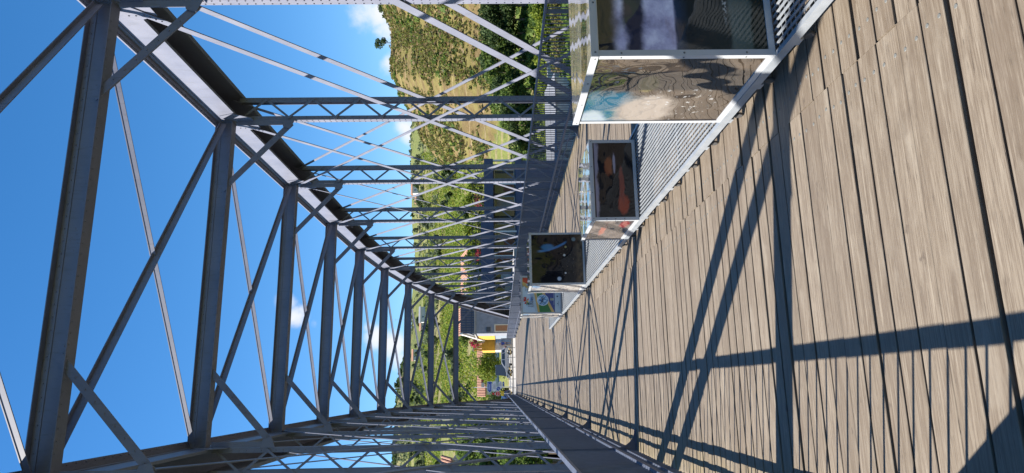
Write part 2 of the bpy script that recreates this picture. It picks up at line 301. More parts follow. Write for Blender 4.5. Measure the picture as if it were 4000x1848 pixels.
# ------------------------------------------------------------------ mesh helpers
class MB:
    def __init__(s): s.v = []; s.f = []; s.uv = {}
    def poly(s, pts, faces):
        o = len(s.v); s.v += [tuple(p) for p in pts]; s.f += [tuple(i + o for i in f) for f in faces]; return s
    def box(s, x0, x1, y0, y1, z0, z1):
        return s.poly([(x0, y0, z0), (x1, y0, z0), (x1, y1, z0), (x0, y1, z0), (x0, y0, z1), (x1, y0, z1), (x1, y1, z1), (x0, y1, z1)],
                      [(0, 3, 2, 1), (4, 5, 6, 7), (0, 1, 5, 4), (1, 2, 6, 5), (2, 3, 7, 6), (3, 0, 4, 7)])
    def bar(s, a, b, w, t, side=(1, 0, 0), ext=0.):
        """flat bar from a to b: thickness t along 'side', width w across"""
        a, b = Vector(a), Vector(b); d = (b - a).normalized(); a = a - d * ext; b = b + d * ext
        sd = Vector(side); sd = (sd - d * sd.dot(d)).normalized(); wv = d.cross(sd)
        P = []
        for q in (a, b):
            for i, j in ((-1, -1), (1, -1), (1, 1), (-1, 1)): P.append(q + sd * (t / 2 * i) + wv * (w / 2 * j))
        return s.poly(P, [(0, 3, 2, 1), (4, 5, 6, 7), (0, 1, 5, 4), (1, 2, 6, 5), (2, 3, 7, 6), (3, 0, 4, 7)])
    def tube(s, a, b, r0, r1=None, n=8, cap=True):
        r1 = r0 if r1 is None else r1; a, b = Vector(a), Vector(b); d = (b - a).normalized()
        u = d.orthogonal().normalized(); w = d.cross(u); P = []
        for q, r in ((a, r0), (b, r1)):
            for i in range(n): P.append(q + u * (r * math.cos(2 * math.pi * i / n)) + w * (r * math.sin(2 * math.pi * i / n)))
        fs = [(i, (i + 1) % n, n + (i + 1) % n, n + i) for i in range(n)]
        if cap: fs += [tuple(range(n - 1, -1, -1)), tuple(range(n, 2 * n))]
        return s.poly(P, fs)
    def prism(s, pts2, axis, c0, c1):
        """polygon in the plane across 'axis' pushed from c0 to c1; pts2 in the two other axes in x,y,z order"""
        def mk(p, c): return {'x': (c, p[0], p[1]), 'y': (p[0], c, p[1]), 'z': (p[0], p[1], c)}[axis]
        n = len(pts2); P = [mk(p, c0) for p in pts2] + [mk(p, c1) for p in pts2]
        return s.poly(P, [tuple(range(n))[::-1], tuple(range(n, 2 * n))] + [(i, (i + 1) % n, n + (i + 1) % n, n + i) for i in range(n)])
    def lathe(s, prof, c, axis='z', n=16):
        P = []; k = len(prof)
        for i in range(n):
            a = 2 * math.pi * i / n
            for r, h in prof:
                x, y = r * math.cos(a), r * math.sin(a)
                P.append({'z': (c[0] + x, c[1] + y, c[2] + h), 'y': (c[0] + x, c[1] + h, c[2] + y), 'x': (c[0] + h, c[1] + x, c[2] + y)}[axis])
        fs = [(i * k + j, ((i + 1) % n) * k + j, ((i + 1) % n) * k + j + 1, i * k + j + 1) for i in range(n) for j in range(k - 1)]
        return s.poly(P, fs)
    def mesh(s, name):
        me = bpy.data.meshes.new(name); me.from_pydata(s.v, [], s.f); me.update()
        return me
def recalc(me):
    import bmesh
    bm = bmesh.new(); bm.from_mesh(me); bmesh.ops.recalc_face_normals(bm, faces=bm.faces); bm.to_mesh(me); bm.free()
def obj(name, mb, mat, parent=None, label=None, kind=None, loc=None, smooth=False, fix=True):
    me = mb if isinstance(mb, bpy.types.Mesh) else mb.mesh(name)
    if fix and not isinstance(mb, bpy.types.Mesh): recalc(me)
    if mat and not me.materials: me.materials.append(MT[mat])
    if smooth: me.polygons.foreach_set('use_smooth', [True] * len(me.polygons))
    o = bpy.data.objects.new(name, me); COL.objects.link(o)
    if parent: o.parent = parent
    if loc: o.location = loc
    if label: o['label'] = label
    if kind: o['kind'] = kind
    return o
def thing(name, label, cat, loc=(0, 0, 0), rz=0, group=None):
    o = bpy.data.objects.new(name, None); COL.objects.link(o); o.location = loc; o.rotation_euler = (0, 0, rz); o.empty_display_size = .3
    o['label'] = label; o['category'] = cat
    if group: o['group'] = group
    return o
def tag(o, label, cat, group=None):
    o['label'] = label; o['category'] = cat
    if group: o['group'] = group
    return o
def dup(root, loc, rz=0., label=None, scale=1.):
    r = root.copy(); COL.objects.link(r); r.location = loc; r.rotation_euler = (0, 0, rz); r.scale = (scale,) * 3
    if label: r['label'] = label
    for ch in root.children:
        c = ch.copy(); COL.objects.link(c); c.parent = r
        for g in ch.children:
            d = g.copy(); COL.objects.link(d); d.parent = c
    return r
def np_mesh(name, V, F, mat):
    """V (n,3), F (m,k) arrays"""
    me = bpy.data.meshes.new(name); k = F.shape[1]
    me.vertices.add(len(V)); me.vertices.foreach_set('co', V.astype(np.float32).ravel())
    me.loops.add(F.size); me.loops.foreach_set('vertex_index', F.astype(np.int32).ravel())
    me.polygons.add(len(F)); me.polygons.foreach_set('loop_start', np.arange(0, F.size, k, dtype=np.int32)); 
    me.update(calc_edges=True); me.validate()
    me.materials.append(MT[mat]); return me

# ------------------------------------------------------------------ terrain
T_FAR = np.array([(-3.2, .13), (-1.9, .13), (-1.1, .13), (-.6, .14), (-.12, .152), (-.03, .1535), (.02, .1475), (.055, .140), (.085, .1335), (.117, .131), (.141, .129), (.2, .128), (.31, .131), (.39, .127), (.6, .12), (1.2, .12), (1.8, .13), (3.2, .13)])
T_NEAR = np.array([(-3.2, 0), (.2, 0), (.265, .010), (.287, .034), (.315, .066), (.342, .092), (.372, .112), (.399, .122), (.425, .140), (.462, .153), (.5, .152), (.533, .151), (.568, .161), (.8, .17), (1.2, .12), (1.6, .03), (1.8, 0), (3.2, 0)])
def sstep(a, b, x): t = np.clip((x - a) / (b - a), 0, 1); return t * t * (3 - 2 * t)
def vnoise(x, y, s, seed=0):
    return (np.sin(x / s * 1.7 + seed) * np.cos(y / s * 1.3 - seed * 1.7) + .5 * np.sin(x / s * 3.9 - y / s * 2.1 + seed * 2.3) + .3 * np.cos(y / s * 6.3 + x / s * 5.1 + seed)) / 1.8
def height(X, Y, full=False):
    X = np.asarray(X, float); Y = np.asarray(Y, float); r = np.hypot(X, Y); ph = np.arctan2(X, Y)
    ef = np.interp(ph, T_FAR[:, 0], T_FAR[:, 1]); en = np.interp(ph, T_NEAR[:, 0], T_NEAR[:, 1])
    rb = 130.; RF = 760.
    t = np.clip((r - rb) / (RF - rb), 0, 1); far = ef * RF * (t ** 1.12) + 1.6 * t
    far = np.where(r > RF, far - (r - RF) * .10, far) + vnoise(X, Y, 60, 1) * 3.0 * t
    RN = 335.; t2 = np.clip((r - 165) / (RN - 165), 0, 1); near = en * RN * (t2 ** .95) + 1.6 * t2
    near = np.where(r > RN, near - (r - RN) * .12, near) + vnoise(X, Y, 22, 4) * 1.4 * t2
    # terraces cut into the near slope
    stp = 5.0; nq = np.floor(near / stp) * stp + stp * sstep(.25, .75, np.mod(near, stp) / stp); near = near * .7 + nq * .3
    low = np.maximum(sstep(.10, .17, ph), sstep(-.075, -.11, ph)); base = -10.5 * low - .35
    base = base * (1 - sstep(125, 260, r)) 
    bank = sstep(62, 70, np.abs(Y)); base = -14 + (base + 14) * np.where(Y > 0, bank, sstep(20, 40, -Y))
    h = np.where(far * 1.0 + base > near + base * (1 - t2), far + base, near + base * (1 - t2))
    if full: return h, (near + base * (1 - t2) > far + base) & (t2 > 0)
    return h
rings = np.concatenate([np.linspace(2, 62, 13), np.linspace(64, 130, 34), np.linspace(133, 345, 108), np.linspace(349, 780, 88), np.geomspace(790, 4200, 14)])
angs = np.concatenate([np.linspace(-math.pi, -.3, 60, endpoint=False), np.linspace(-.3, .75, 300, endpoint=False), np.linspace(.75, math.pi, 60, endpoint=False)])
RR, AA = np.meshgrid(rings, angs, indexing='ij'); TX, TY = RR * np.sin(AA), RR * np.cos(AA)
TZ, DRY = height(TX, TY, True)
na, nr = len(angs), len(rings)
idx = np.arange(nr * na).reshape(nr, na); nx = np.roll(idx, -1, axis=1)
Fq = np.stack([idx[:-1], idx[1:], nx[1:], nx[:-1]], -1).reshape(-1, 4)
me = np_mesh('hills', np.stack([TX, TY, TZ], -1).reshape(-1, 3), Fq, 'hill_ground')
me.polygons.foreach_set('use_smooth', [True] * len(me.polygons))
a = me.attributes.new('dry', 'FLOAT', 'POINT'); a.data.foreach_set('value', DRY.astype(np.float32).ravel())
obj('hills', me, None, kind='structure')
obj('river', MB().poly([(-900, -500, -11.5), (900, -500, -11.5), (900, 66, -11.5), (-900, 66, -11.5)], [(0, 1, 2, 3)]), 'river_water', kind='structure')
# street at the end of the bridge, its kerb and the quay
obj('street', MB().box(-26, 15, 70.6, 128, -1.2, 0.0), 'street_stone', kind='structure')
obj('road', MB().box(-25, 14.5, 84, 90.2, -.5, 0.006), 'asphalt', kind='structure')
kb = thing('kerb_setting', '', '') if False else None
obj('kerb', MB().box(-25, 6.2, 83.7, 84.0, -.2, .12), 'concrete', kind='structure')
obj('quay', MB().box(14.6, 75, 70, 150, -13, -9.8), 'concrete', kind='structure')

# ------------------------------------------------------------------ truss bridge
Y0, PN = 8.26, 4.179
def YK(k): return Y0 + PN * k
XI = {1: 5.24, -1: -.98}; XO = {1: 5.72, -1: -1.46}; MID = 2.13
ZS = {-4: 6.5, -3: 6.72, -2: 6.80, -1: 6.83, 0: 6.84, 1: 6.855, 2: 6.85, 3: 6.84, 4: 6.79, 5: 6.555, 6: 6.07, 7: 5.326, 8: 4.217, 9: 2.72, 10: 1.18}
ZB = -.9
bridge = thing('truss_bridge', 'silver grey riveted steel truss bridge with lattice posts and cross struts over the plank deck', 'bridge')
def P(name, mb, mat='steel_paint', parent=bridge, **k): return obj(name, mb, mat, parent, **k)
K = list(range(-4, 11))
pts = {k: (YK(k), ZS[k]) for k in K}; END = (53.9, -.18)
rivets = MB()
def rivet(mb, p, n, r=.014, h=.011):
    n = Vector(n); u = n.orthogonal().normalized(); w = n.cross(u); p = Vector(p)
    P_ = [p + u * (r * math.cos(a_)) + w * (r * math.sin(a_)) for a_ in (0, 1.047, 2.094, 3.142, 4.189, 5.236)]
    Q_ = [q * .55 + p * .45 + n * h for q in P_]
    mb.poly(P_ + Q_, [(i, (i + 1) % 6, 6 + (i + 1) % 6, 6 + i) for i in range(6)] + [(6, 7, 8, 9, 10, 11)])
for s in (1, -1):
    xi, xo = XI[s], XO[s]; dx = s
    seq = [pts[k] for k in K] + [END]
    for i in range(len(seq) - 1):
        (ya, za), (yb, zb) = seq[i], seq[i + 1]
        zt, zl = .32, -.16
        def sheet(x0, x1, z0, z1, e=0.0):
            a0, b0 = ya - e, yb + e
            return MB().poly([(x0, a0, za + z0), (x1, a0, za + z0), (x1, b0, zb + z0), (x0, b0, zb + z0), (x0, a0, za + z1), (x1, a0, za + z1), (x1, b0, zb + z1), (x0, b0, zb + z1)],
                             [(0, 3, 2, 1), (4, 5, 6, 7), (0, 1, 5, 4), (1, 2, 6, 5), (2, 3, 7, 6), (3, 0, 4, 7)])
        P('chord_web', sheet(xi, xi + dx * .016, zl, zt)); P('chord_web', sheet(xo + dx * .022, xo + dx * .006, zl, zt))
        P('cover_plate', sheet(min(xi - dx * .125, xo + dx * .13), max(xi - dx * .125, xo + dx * .13), zt + .001, zt + .026))
        an = sheet(xi - dx * .002, xi - dx * .014, zt - .085, zt - .002); an2 = sheet(xi - dx * .002, xi - dx * .08, zt - .016, zt - .001)
        an.poly(an2.v, an2.f); P('chord_angle', an)
        lowf = sheet(xi + dx * .017, xi + dx * .05, zl + .002, zl + .014); l2 = sheet(xo + dx * .023, xo + dx * .085, zl, zl + .012); lowf.poly(l2.v, l2.f); P('chord_lip', lowf)
        if s == 1 and -1 <= i - 4 <= 6:
            n_ = 26
            for q in range(n_):
                t = (q + .5) / n_; yy = ya + (yb - ya) * t; zz = za + (zb - za) * t
                rivet(rivets, (xi - dx * .10, yy, zz + zt + .001), (0, 0, -1), .016, .014)
        if s == -1 and -1 <= i - 4 <= 3:
            for q in range(20):
                t = (q + .5) / 20; yy = ya + (yb - ya) * t; zz = za + (zb - za) * t
                rivet(rivets, (xi - dx * .10, yy, zz + zt + .001), (0, 0, -1), .016, .014)
    # bottom chord
    P('bottom_chord', MB().box(min(xi, xi + dx * .016), max(xi, xi + dx * .016), YK(-4), 54.2, ZB - .2, ZB + .2)); P('bottom_chord', MB().box(min(xo, xo - dx * .016), max(xo, xo - dx * .016), YK(-4), 54.2, ZB - .2, ZB + .2))
    # lattice posts
    for k in range(-3, 10):
        y, z = pts[k]; zt = z - .16; post = P('post', MB().box(min(xi, xi + dx * .012), max(xi, xi + dx * .012), y - .065, y + .065, ZB, zt + .05))
        P('post_flange', MB().box(min(xo, xo - dx * .012), max(xo, xo - dx * .012), y - .065, y + .065, ZB, zt + .05), parent=post)
        for (x0, x1) in ((xi + dx * .012, xi + dx * .085), (xo - dx * .012, xo - dx * .10)):
            for yy in (y - .063, y + .053):
                P('angle_leg', MB().box(min(x0, x1), max(x0, x1), yy, yy + .01, ZB, zt + .05), parent=post)
        zz = ZB + .2; up = True; step = .46; xa, xb = xi + dx * .05, xo - dx * .05
        nb = int((zt - zz) / step)
        for q in range(nb):
            a_, b_ = (xa, xb) if up else (xb, xa)
            P('lacing_bar', MB().bar((a_, y - (.071 if up else .0825), zz), (b_, y - (.071 if up else .0825), zz + step), .042, .01, (0, 1, 0), .04), parent=post)
            zz += step; up = not up
        if s == 1 and 0 <= k <= 4:
            zz = .8
            while zz < zt:
                for yy in (y - .038, y + .038): rivet(rivets, (xi, yy, zz), (-1, 0, 0), .014, .012)
                zz += .115 if k < 3 else .16
        if s == 1 and 0 <= k <= 3:
            zz = .9
            while zz < zt:
                rivet(rivets, (xi + .05, y - .0635, zz), (0, -1, 0), .013, .011); rivet(rivets, (xo - .055, y - .0635, zz), (0, -1, 0), .013, .011); zz += .15
        if s == -1 and 0 <= k <= 5:
            zz = .8
            while zz < zt: rivet(rivets, (xi + .05 * dx, y - .063, zz), (0, -1, 0), .014, .012); zz += .13
        # gusset at the head of the post
        g = P('gusset_plate', MB().prism([(y - .42, z - .13), (y - .3, z + .16), (y + .3, z + .16), (y + .42, z - .13), (y + .30, z - .42), (y - .2, z - .42)], 'x', xi - dx * .012, xi - dx * .0005)) if k < 9 else None
        if s == 1 and -1 <= k <= 5:
            for q in range(5):
                for w_ in range(2): rivet(rivets, (xi - .012, y - .30 + q * .15, z - .02 - w_ * .1 + (.03 if q % 2 else 0)), (-1, 0, 0), .016, .013)
    # crossing flat diagonals, two to each member
    DW = {-4: .25, -3: .26, -2: .18, -1: .142, 0: .122, 1: .096, 2: .042}
    AW = {2: .068, 3: .094, 4: .115, 5: .13, 6: .135, 7: .14, 8: .14, 9: .125}
    for x, o_ in ((xi - dx * .022, 0), (xo - dx * .065, 1)):
        for k, w_ in DW.items():
            if k + 2 > 10: continue
            P('diagonal', MB().bar((x, YK(k), ZS[k] - .02), (x, YK(k + 2), ZB), w_, .014, (1, 0, 0), .1))
        for k, w_ in AW.items():
            P('diagonal', MB().bar((x - dx * (.018 if not o_ else -.018), YK(k), ZS[k] - .02), (x - dx * (.018 if not o_ else -.018), YK(k - 2), ZB), w_, .014, (1, 0, 0), .1))
    for k in range(-1, 6):
        if s == 1:
            for q in range(4): rivet(rivets, (xi - .03, YK(k) + .26 + .055 * q, ZS[k] - .26 - .055 * q), (-1, 0, 0), .015, .012)
    # knee braces
    for k in range(-1, 9):
        y, z = pts[k]
        xk = xi - dx * 1.39; xe = xi - dx * .10; zk = z - 1.13
        P('knee_brace', MB().bar((xk, y - .05, z + .06), (xe, y - .05, zk), .115, .012, (0, 1, 0), .05).bar((xk, y - .012, z + .04), (xe, y - .012, zk - .01), .07, .012, (dx, 0, 1), .02))
        P('knee_plate', MB().prism([(xi - dx * .0, zk + .16), (xi - dx * .15, zk + .12), (xi - dx * .19, zk - .02), (xi - dx * .0, zk - .10)], 'y', y - .079, y - .068))
        if k <= 3:
            for q in range(9): rivet(rivets, (xk + (xe - xk) * (q + .5) / 9 * 1.0, y - .056, z + .06 + (zk - z - .06) * (q + .5) / 9), (0, -1, 0), .014, .012)
        P('knee_stem', MB().bar((xi - dx * .055, y - .06, zk), (xi - dx * .055, y - .06, z - .1), .10, .012, (0, 1, 0)))
# cross struts and top laterals
xl, xr = XI[-1] + .004, XI[1] - .004
for k in range(-2, 9):
    y, z = pts[k]
    st = P('cross_strut', MB().box(xl, xr, y - .008, y + .008, z, z + .30))
    P('strut_flange', MB().box(xl, xr, y - .10, y + .10, z - .014, z - .001), parent=st); P('strut_flange', MB().box(xl, xr, y - .10, y + .10, z + .301, z + .313), parent=st)
    P('strut_angle', MB().box(xl, xr, y - .018, y - .009, z + .001, z + .08), parent=st); P('strut_angle', MB().box(xl, xr, y - .018, y - .009, z + .22, z + .30), parent=st)
    if 0 <= k <= 5:
        x = xl + .3
        while x < xr - .2: rivet(rivets, (x, y - .06, z - .014), (0, 0, -1), .014, .012); x += .14
        x = xl + .3
        while x < xr - .2: rivet(rivets, (x, y - .018, z + .045), (0, -1, 0), .013, .011); rivet(rivets, (x, y - .018, z + .26), (0, -1, 0), .013, .011); x += .16
for k in range(-2, 8):
    (ya, za), (yb, zb) = pts[k], pts[k + 1]
    P('lateral_brace', MB().bar((xr - .1, yb - .12, zb + .20), (xl + .12, ya + .12, za + .20), .11, .014, (0, 0, 1)).bar((xr - .1, yb - .12, zb + .14), (xl + .12, ya + .12, za + .14), .11, .012, (-.6, .8, 0)))
    P('lateral_brace', MB().bar((xl + .1, yb - .12, zb + .24), (xr - .12, ya + .12, za + .24), .09, .014, (0, 0, 1)).bar((xl + .1, yb - .16, zb + .195), (xr - .12, ya + .08, za + .195), .08, .012, (.6, .8, 0)))
for k in range(-3, 12):
    P('floor_beam', MB().box(-1.38, 5.64, YK(k) - .06, YK(k) + .06, -.95, -.38))
P('rivets', rivets, kind='stuff')

# ------------------------------------------------------------------ deck
DL, DR, DJ = -.785, 5.05, 1.392
deck = bpy.data.objects.new('deck', None); COL.objects.link(deck); deck['kind'] = 'structure'
def plank_mb(x0, x1, y0, y1, z0, z1, c=.002):
    s_ = [(y0, z0), (y1, z0), (y1, z1 - c), (y1 - c, z1), (y0 + c, z1), (y0, z1 - c)]
    return MB().prism(s_, 'x', x0, x1)
screw_me = MB().lathe([(0, .0018), (.0075, .0018), (.0095, .0004)], (0, 0, 0), 'z', 10).mesh('screw'); screw_me.materials.append(MT['screw_steel'])
first = [1.949, 2.086, 2.232, 2.373, 2.527, 2.672, 2.804, 2.942, 3.084, 3.242, 3.38]
def rows(y0, y1, fixed=()):
    out = []; y = y0; fx = list(fixed)
    while y < y1:
        if fx and y >= fx[0] - 1e-6: fx.pop(0)
        e = fx[0] if fx and abs(fx[0] - y) < .2 else y + random.uniform(.136, .152)
        out.append((y, e)); y = e
    return out
NEAR = 14.2
rl = [(y, y + .146) for y in np.arange(1.949 - .146 * 8, 1.94, .146)] + rows(1.949, NEAR, first)
rr = rows(.70, NEAR, [1.826, 1.957, 2.099, 2.234, 2.370, 2.511, 2.668, 2.812])
for side, rws in ((0, rl), (1, rr)):
    for i, (a_, e_) in enumerate(rws):
        g = random.choice([.008, .011, .013, .015, .018, .021, .025, .032]); zj = random.uniform(-.004, .004)
        x0, x1 = (DL + random.uniform(-.012, .012), DJ - .002) if side == 0 else (DJ + .002, DR + random.uniform(-.012, .012))
        xm = (x0 + x1) / 2; w_ = e_ - a_ - g
        o = obj('plank', plank_mb(x0 - xm, x1 - xm, -w_ / 2, w_ / 2, -.075, 0), 'deck_wood', deck, loc=(xm, (a_ + e_) / 2, zj))
        o.rotation_euler = (random.uniform(-.012, .012), random.uniform(-.0015, .0015), random.uniform(-.0022, .0022))
        if a_ < 9.5:
            xs = (DJ - .115 + random.uniform(-.012, .012)) if side == 0 else (DJ + .135 + random.uniform(-.012, .012))
            for f_ in (-.27, .27):
                sc_o = bpy.data.objects.new('screw', screw_me); COL.objects.link(sc_o); sc_o.parent = o; sc_o.location = (xs - xm + random.uniform(-.006, .006), f_ * w_, 0)
fp = MB()
for side in (0, 1):
    y = max(rl[-1][1], rr[-1][1])
    if side == 0: y = rl[-1][1]
    else: y = rr[-1][1]
    while y < 70.3:
        w_ = random.uniform(.136, .152); g = random.choice([.009, .012, .015, .019]); zj = random.uniform(-.004, .004)
        x0, x1 = (DL + random.uniform(-.012, .012), DJ - .004) if side == 0 else (DJ + .004, DR + random.uniform(-.012, .012))
        q = plank_mb(x0, x1, y, y + w_ - g, -.075 + zj, zj); fp.poly(q.v, q.f); y += w_
obj('far_planks', fp, 'deck_wood', deck, kind='stuff')
obj('gap_shade_sheet', MB().box(DL + .04, DR - .04, -3, 70.4, -.26, -.22), 'gap_shade_black', deck)  # added dark sheet under the planks that makes their gaps look black
for x in np.linspace(DL + .25, DR - .25, 6): obj('stringer', MB().box(x - .06, x + .06, -4, 70.4, -.215, -.085), 'gap_shade_black', deck)
obj('abutment', MB().box(-2.4, 6.6, 54.4, 70.55, -13, -.40), 'stone_grey', kind='structure')

# ------------------------------------------------------------------ railings
def railing(x, s, ylo, label):
    t = thing('railing', label, 'railing', (x, 0, 0))
    def p(n, mb, **k): return obj(n, mb, 'rail_paint', t, **k)
    p('top_rail', MB().box(-.031, .031, ylo, 70.2, .935, .948)); p('top_rail_lip', MB().box(s * .026 - .004, s * .026 + .004, ylo, 70.2, .918, .934)); p('top_rail_lip', MB().box(-s * .026 - .004, -s * .026 + .004, ylo, 70.2, .918, .934))
    p('middle_rail', MB().box(-.03, .03, ylo, 70.2, .262, .275)); p('middle_rail_lip', MB().box(s * .025 - .004, s * .025 + .004, ylo, 70.2, .232, .261))
    p('low_rail', MB().box(-.018, .018, ylo, 70.2, .13, .142))
    b0 = MB().tube((0, 0, .02), (0, 0, .934), .0082, n=6).mesh('baluster'); recalc(b0); b0.materials.append(MT['rail_paint'])
    ys = [y for y in np.arange(ylo, 70.2, .101)]
    ys.sort(); vis = [y for y in ys if y > (1.4 if s == 1 else 7.0)][:300]; st = set(vis); rest = MB()
    for y in ys:
        if y in st:
            o = bpy.data.objects.new('baluster', b0); COL.objects.link(o); o.parent = t; o.location = (0, y, 0)
        else: rest.tube((0, y, .02), (0, y, .934), .0082, n=5, cap=False)
    p('far_balusters', rest, kind='stuff')
    k = -3
    while YK(k) < 70:
        if YK(k) > ylo:
            y = YK(k) - .1
            p('rail_post', MB().box(-.03, .03, y - .007, y + .007, -.1, .934).box(-.007, .007, y + .008, y + .045, -.1, .93))
            cv = [(s * .03, .0), (s * .235, .0), (s * .225, .02)] + [(s * (.03 + .20 * (1 - math.sin(a_))), .02 + .235 * (1 - math.cos(a_))) for a_ in np.linspace(.15, 1.4, 7)] + [(s * .03, .255)]
            p('knee_bracket', MB().prism(cv, 'y', y - .008, y + .008))
            p('bracket_foot', MB().box(min(s * .02, s * .24), max(s * .02, s * .24), y - .04, y + .04, .0035, .012))
        k += 1
    return t
railing(-.752, 1, -4.5, 'long dark grey railing of thin upright bars along the shaded plank edge, nearest the camera')
railing(5.017, -1, 1.5, 'long grey railing of thin upright bars across the deck, behind the photo display boxes')

# ------------------------------------------------------------------ galvanised walkway and its display boxes
WX0, WX1, WY0, WY1, WZ = 1.655, 2.655, 1.2, 19.75, .145
walk = thing('grating_walkway', 'long low galvanised grating platform on castors carrying the photo display boxes', 'platform', (WX0, WY0, 0))
def W(n, mb, mat='galvanised', parent=walk, **k): return obj(n, mb, mat, parent, **k)
L, Wd = WY1 - WY0, WX1 - WX0
W('edge_beam', MB().box(0, .028, 0, L, WZ - .045, WZ + .004)); W('edge_beam', MB().box(Wd - .028, Wd, 0, L, WZ - .045, WZ + .004))
W('end_beam', MB().box(.029, Wd - .029, 0, .03, WZ - .045, WZ + .003)); W('end_beam', MB().box(.029, Wd - .029, L - .03, L, WZ - .045, WZ + .003))
nb_ = 23
for i in range(nb_):
    x = .028 + (Wd - .056) * (i + 1) / (nb_ + 1); W('bearing_bar', MB().box(x - .0034, x + .0034, .031, L - .031, WZ - .012, WZ))
cb_ = MB(); y = .06
while y < L - .05:
    cb_.box(.029, Wd - .029, y - .0016, y + .0016, WZ - .018, WZ - .0125); y += .05
W('cross_bars', cb_, kind='stuff')
y = .9
while y < L: W('seam_bar', MB().box(.029, Wd - .029, y - .004, y + .004, WZ - .034, WZ - .013)); y += 1.5
cast_me = MB().lathe([(.0, -.009), (.026, -.009), (.031, -.004), (.031, .004), (.026, .009), (0, .009)], (0, 0, .0315), 'x', 14).mesh('castor'); recalc(cast_me); cast_me.materials.append(MT['rubber'])
foot_me = MB().box(-.03, .03, -.03, .03, .075, WZ - .046).mesh('foot'); recalc(foot_me); foot_me.materials.append(MT['galvanised'])
stem_me = MB().tube((0, 0, .045), (0, 0, .08), .007, n=8).mesh('castor_stem'); recalc(stem_me); stem_me.materials.append(MT['screw_steel'])
ys_ = list(np.arange(.28, L, .505))
for y in ys_:
    for x in (.036, Wd - .036):
        fo = W('foot', foot_me); fo.location = (x, y, 0)
        W('castor_stem', stem_me, parent=fo).location = (.012, 0, 0); W('castor', cast_me, parent=fo).location = (.012, 0, 0)

def uvquad(p00, p10, p11, p01, nu=1, nv=1):
    """sheet with uv: p00 left bottom, p10 right bottom, p11 right top, p01 left top"""
    me = bpy.data.meshes.new('panel'); me.from_pydata([p00, p10, p11, p01], [], [(0, 1, 2, 3)]); uv = me.uv_layers.new(name='UVMap')
    for i, c_ in enumerate(((0, 0), (1, 0), (1, 1), (0, 1))): uv.data[i].uv = c_
    return me
def display_box(y0, zt, w, d, front, left, label, lid='clear_acrylic'):
    z0 = WZ + .006; t = thing('display_box', label, 'display box', (WX0 + .004, y0, z0), 0, 'photo display boxes on the grating platform')
    H = zt - z0; f = .034
    def p(n, mb, mat='white_aluminium', **k): return obj(n, mb, mat, t, **k)
    # frame: uprights, sills and head bars
    for (x, y) in ((0, 0), (w - f, 0), (0, d - f), (w - f, d - f)): p('upright', MB().box(x, x + f, y, y + f, 0, H))
    for z in (0, H - f):
        for (n_, y) in (('front_rail', 0), ('rear_rail', d - f)): p(n_, MB().box(f + .0005, w - f - .0005, y, y + f, z, z + f))
        for x in (0, w - f): p('side_rail', MB().box(x, x + f, f + .0005, d - f - .0005, z, z + f))
    e = .006
    p('photo_panel', uvquad((f, e, f), (w - f, e, f), (w - f, e, H - f), (f, e, H - f)), front, label='printed front panel')
    p('photo_panel', uvquad((e, d - f, f), (e, f, f), (e, f, H - f), (e, d - f, H - f)), left, label='printed side panel mirroring the planks')
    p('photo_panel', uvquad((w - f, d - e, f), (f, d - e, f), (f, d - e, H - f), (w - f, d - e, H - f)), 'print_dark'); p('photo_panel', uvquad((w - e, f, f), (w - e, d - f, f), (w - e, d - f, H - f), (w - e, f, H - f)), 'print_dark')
    p('floor_board', MB().box(f, w - f, f, d - f, .004, .012), 'print_grey')
    p('lid', MB().box(.004, w - .004, .004, d - .004, H + .001, H + .006), lid)
    p('lid_rim', MB().box(-.004, w + .004, -.006, -.0015, H - .03, H + .009).box(-.006, -.0015, -.004, d + .004, H - .03, H + .009), 'white_aluminium')
    sm = MB()
    for i in range(4): rivet(sm, (.02 + (w - .04) * i / 3, -.0062, H - .014), (0, -1, 0), .006, .003); rivet(sm, (-.0062, .02 + (d - .04) * i / 3, H - .014), (-1, 0, 0), .006, .003)
    for z in (.15, H / 2, H - .15): rivet(sm, (.017, -.0005, z), (0, -1, 0), .006, .003); rivet(sm, (-.0005, .017, z), (-1, 0, 0), .006, .003)
    p('frame_screws', sm, 'screw_steel', kind='stuff')
    return t
display_box(3.12, 1.105, .90, .90, 'photo_storm', 'photo_bird', 'tall clear-topped display box printed with a stormy purple sky, nearest the camera')
display_box(6.60, .635, .88, .95, 'photo_red', 'photo_redgrey', 'low half-height display box with dark red picture and sky mirrored in its top')
display_box(11.0, 1.085, .90, .95, 'photo_night', 'photo_sketch', 'tall display box with almost black night photo and a bright blue swirl')
pb = display_box(15.47, 1.10, .90, .92, 'print_pale', 'photo_sketch', 'pale printed poster box with pinwheel logo and round jet picture, farthest along the platform')
# poster graphics on the pale box (flat print)
Hp = 1.10 - WZ - .006; x0, x1, zb_, zt_ = .034, .866, .034, Hp - .034
def PP(u, v): return (x0 + (x1 - x0) * u, zb_ + (zt_ - zb_) * v)
lay = [0]
def ink(name, poly, mat):
    lay[0] += 1; y = .0055 - lay[0] * .0004
    return obj(name, MB().poly([(PP(u, v)[0], y, PP(u, v)[1]) for u, v in poly], [tuple(range(len(poly)))]), mat, pb, fix=False)
def disc(cu, cv, r, n=28): return [(cu + r * math.cos(2 * math.pi * i / n), cv + r * math.sin(2 * math.pi * i / n)) for i in range(n)]
ink('print_shape', [(0, .71), (1, .71), (1, 1), (0, 1)], 'print_pale')
ink('print_shape', [(.02, .66), (.3, .72), (.62, .70), (1, .62), (1, .45), (0, .45)], 'print_grey')
ink('print_shape', [(.7, 1), (1, 1), (1, .66), (.86, .80)], 'print_olive'); ink('print_shape', [(.78, .995), (.95, .995), (.72, .84), (.62, .80)], 'print_sand'); ink('print_shape', [(.985, .985), (.985, .74), (.80, .84), (.87, .985)], 'print_red')
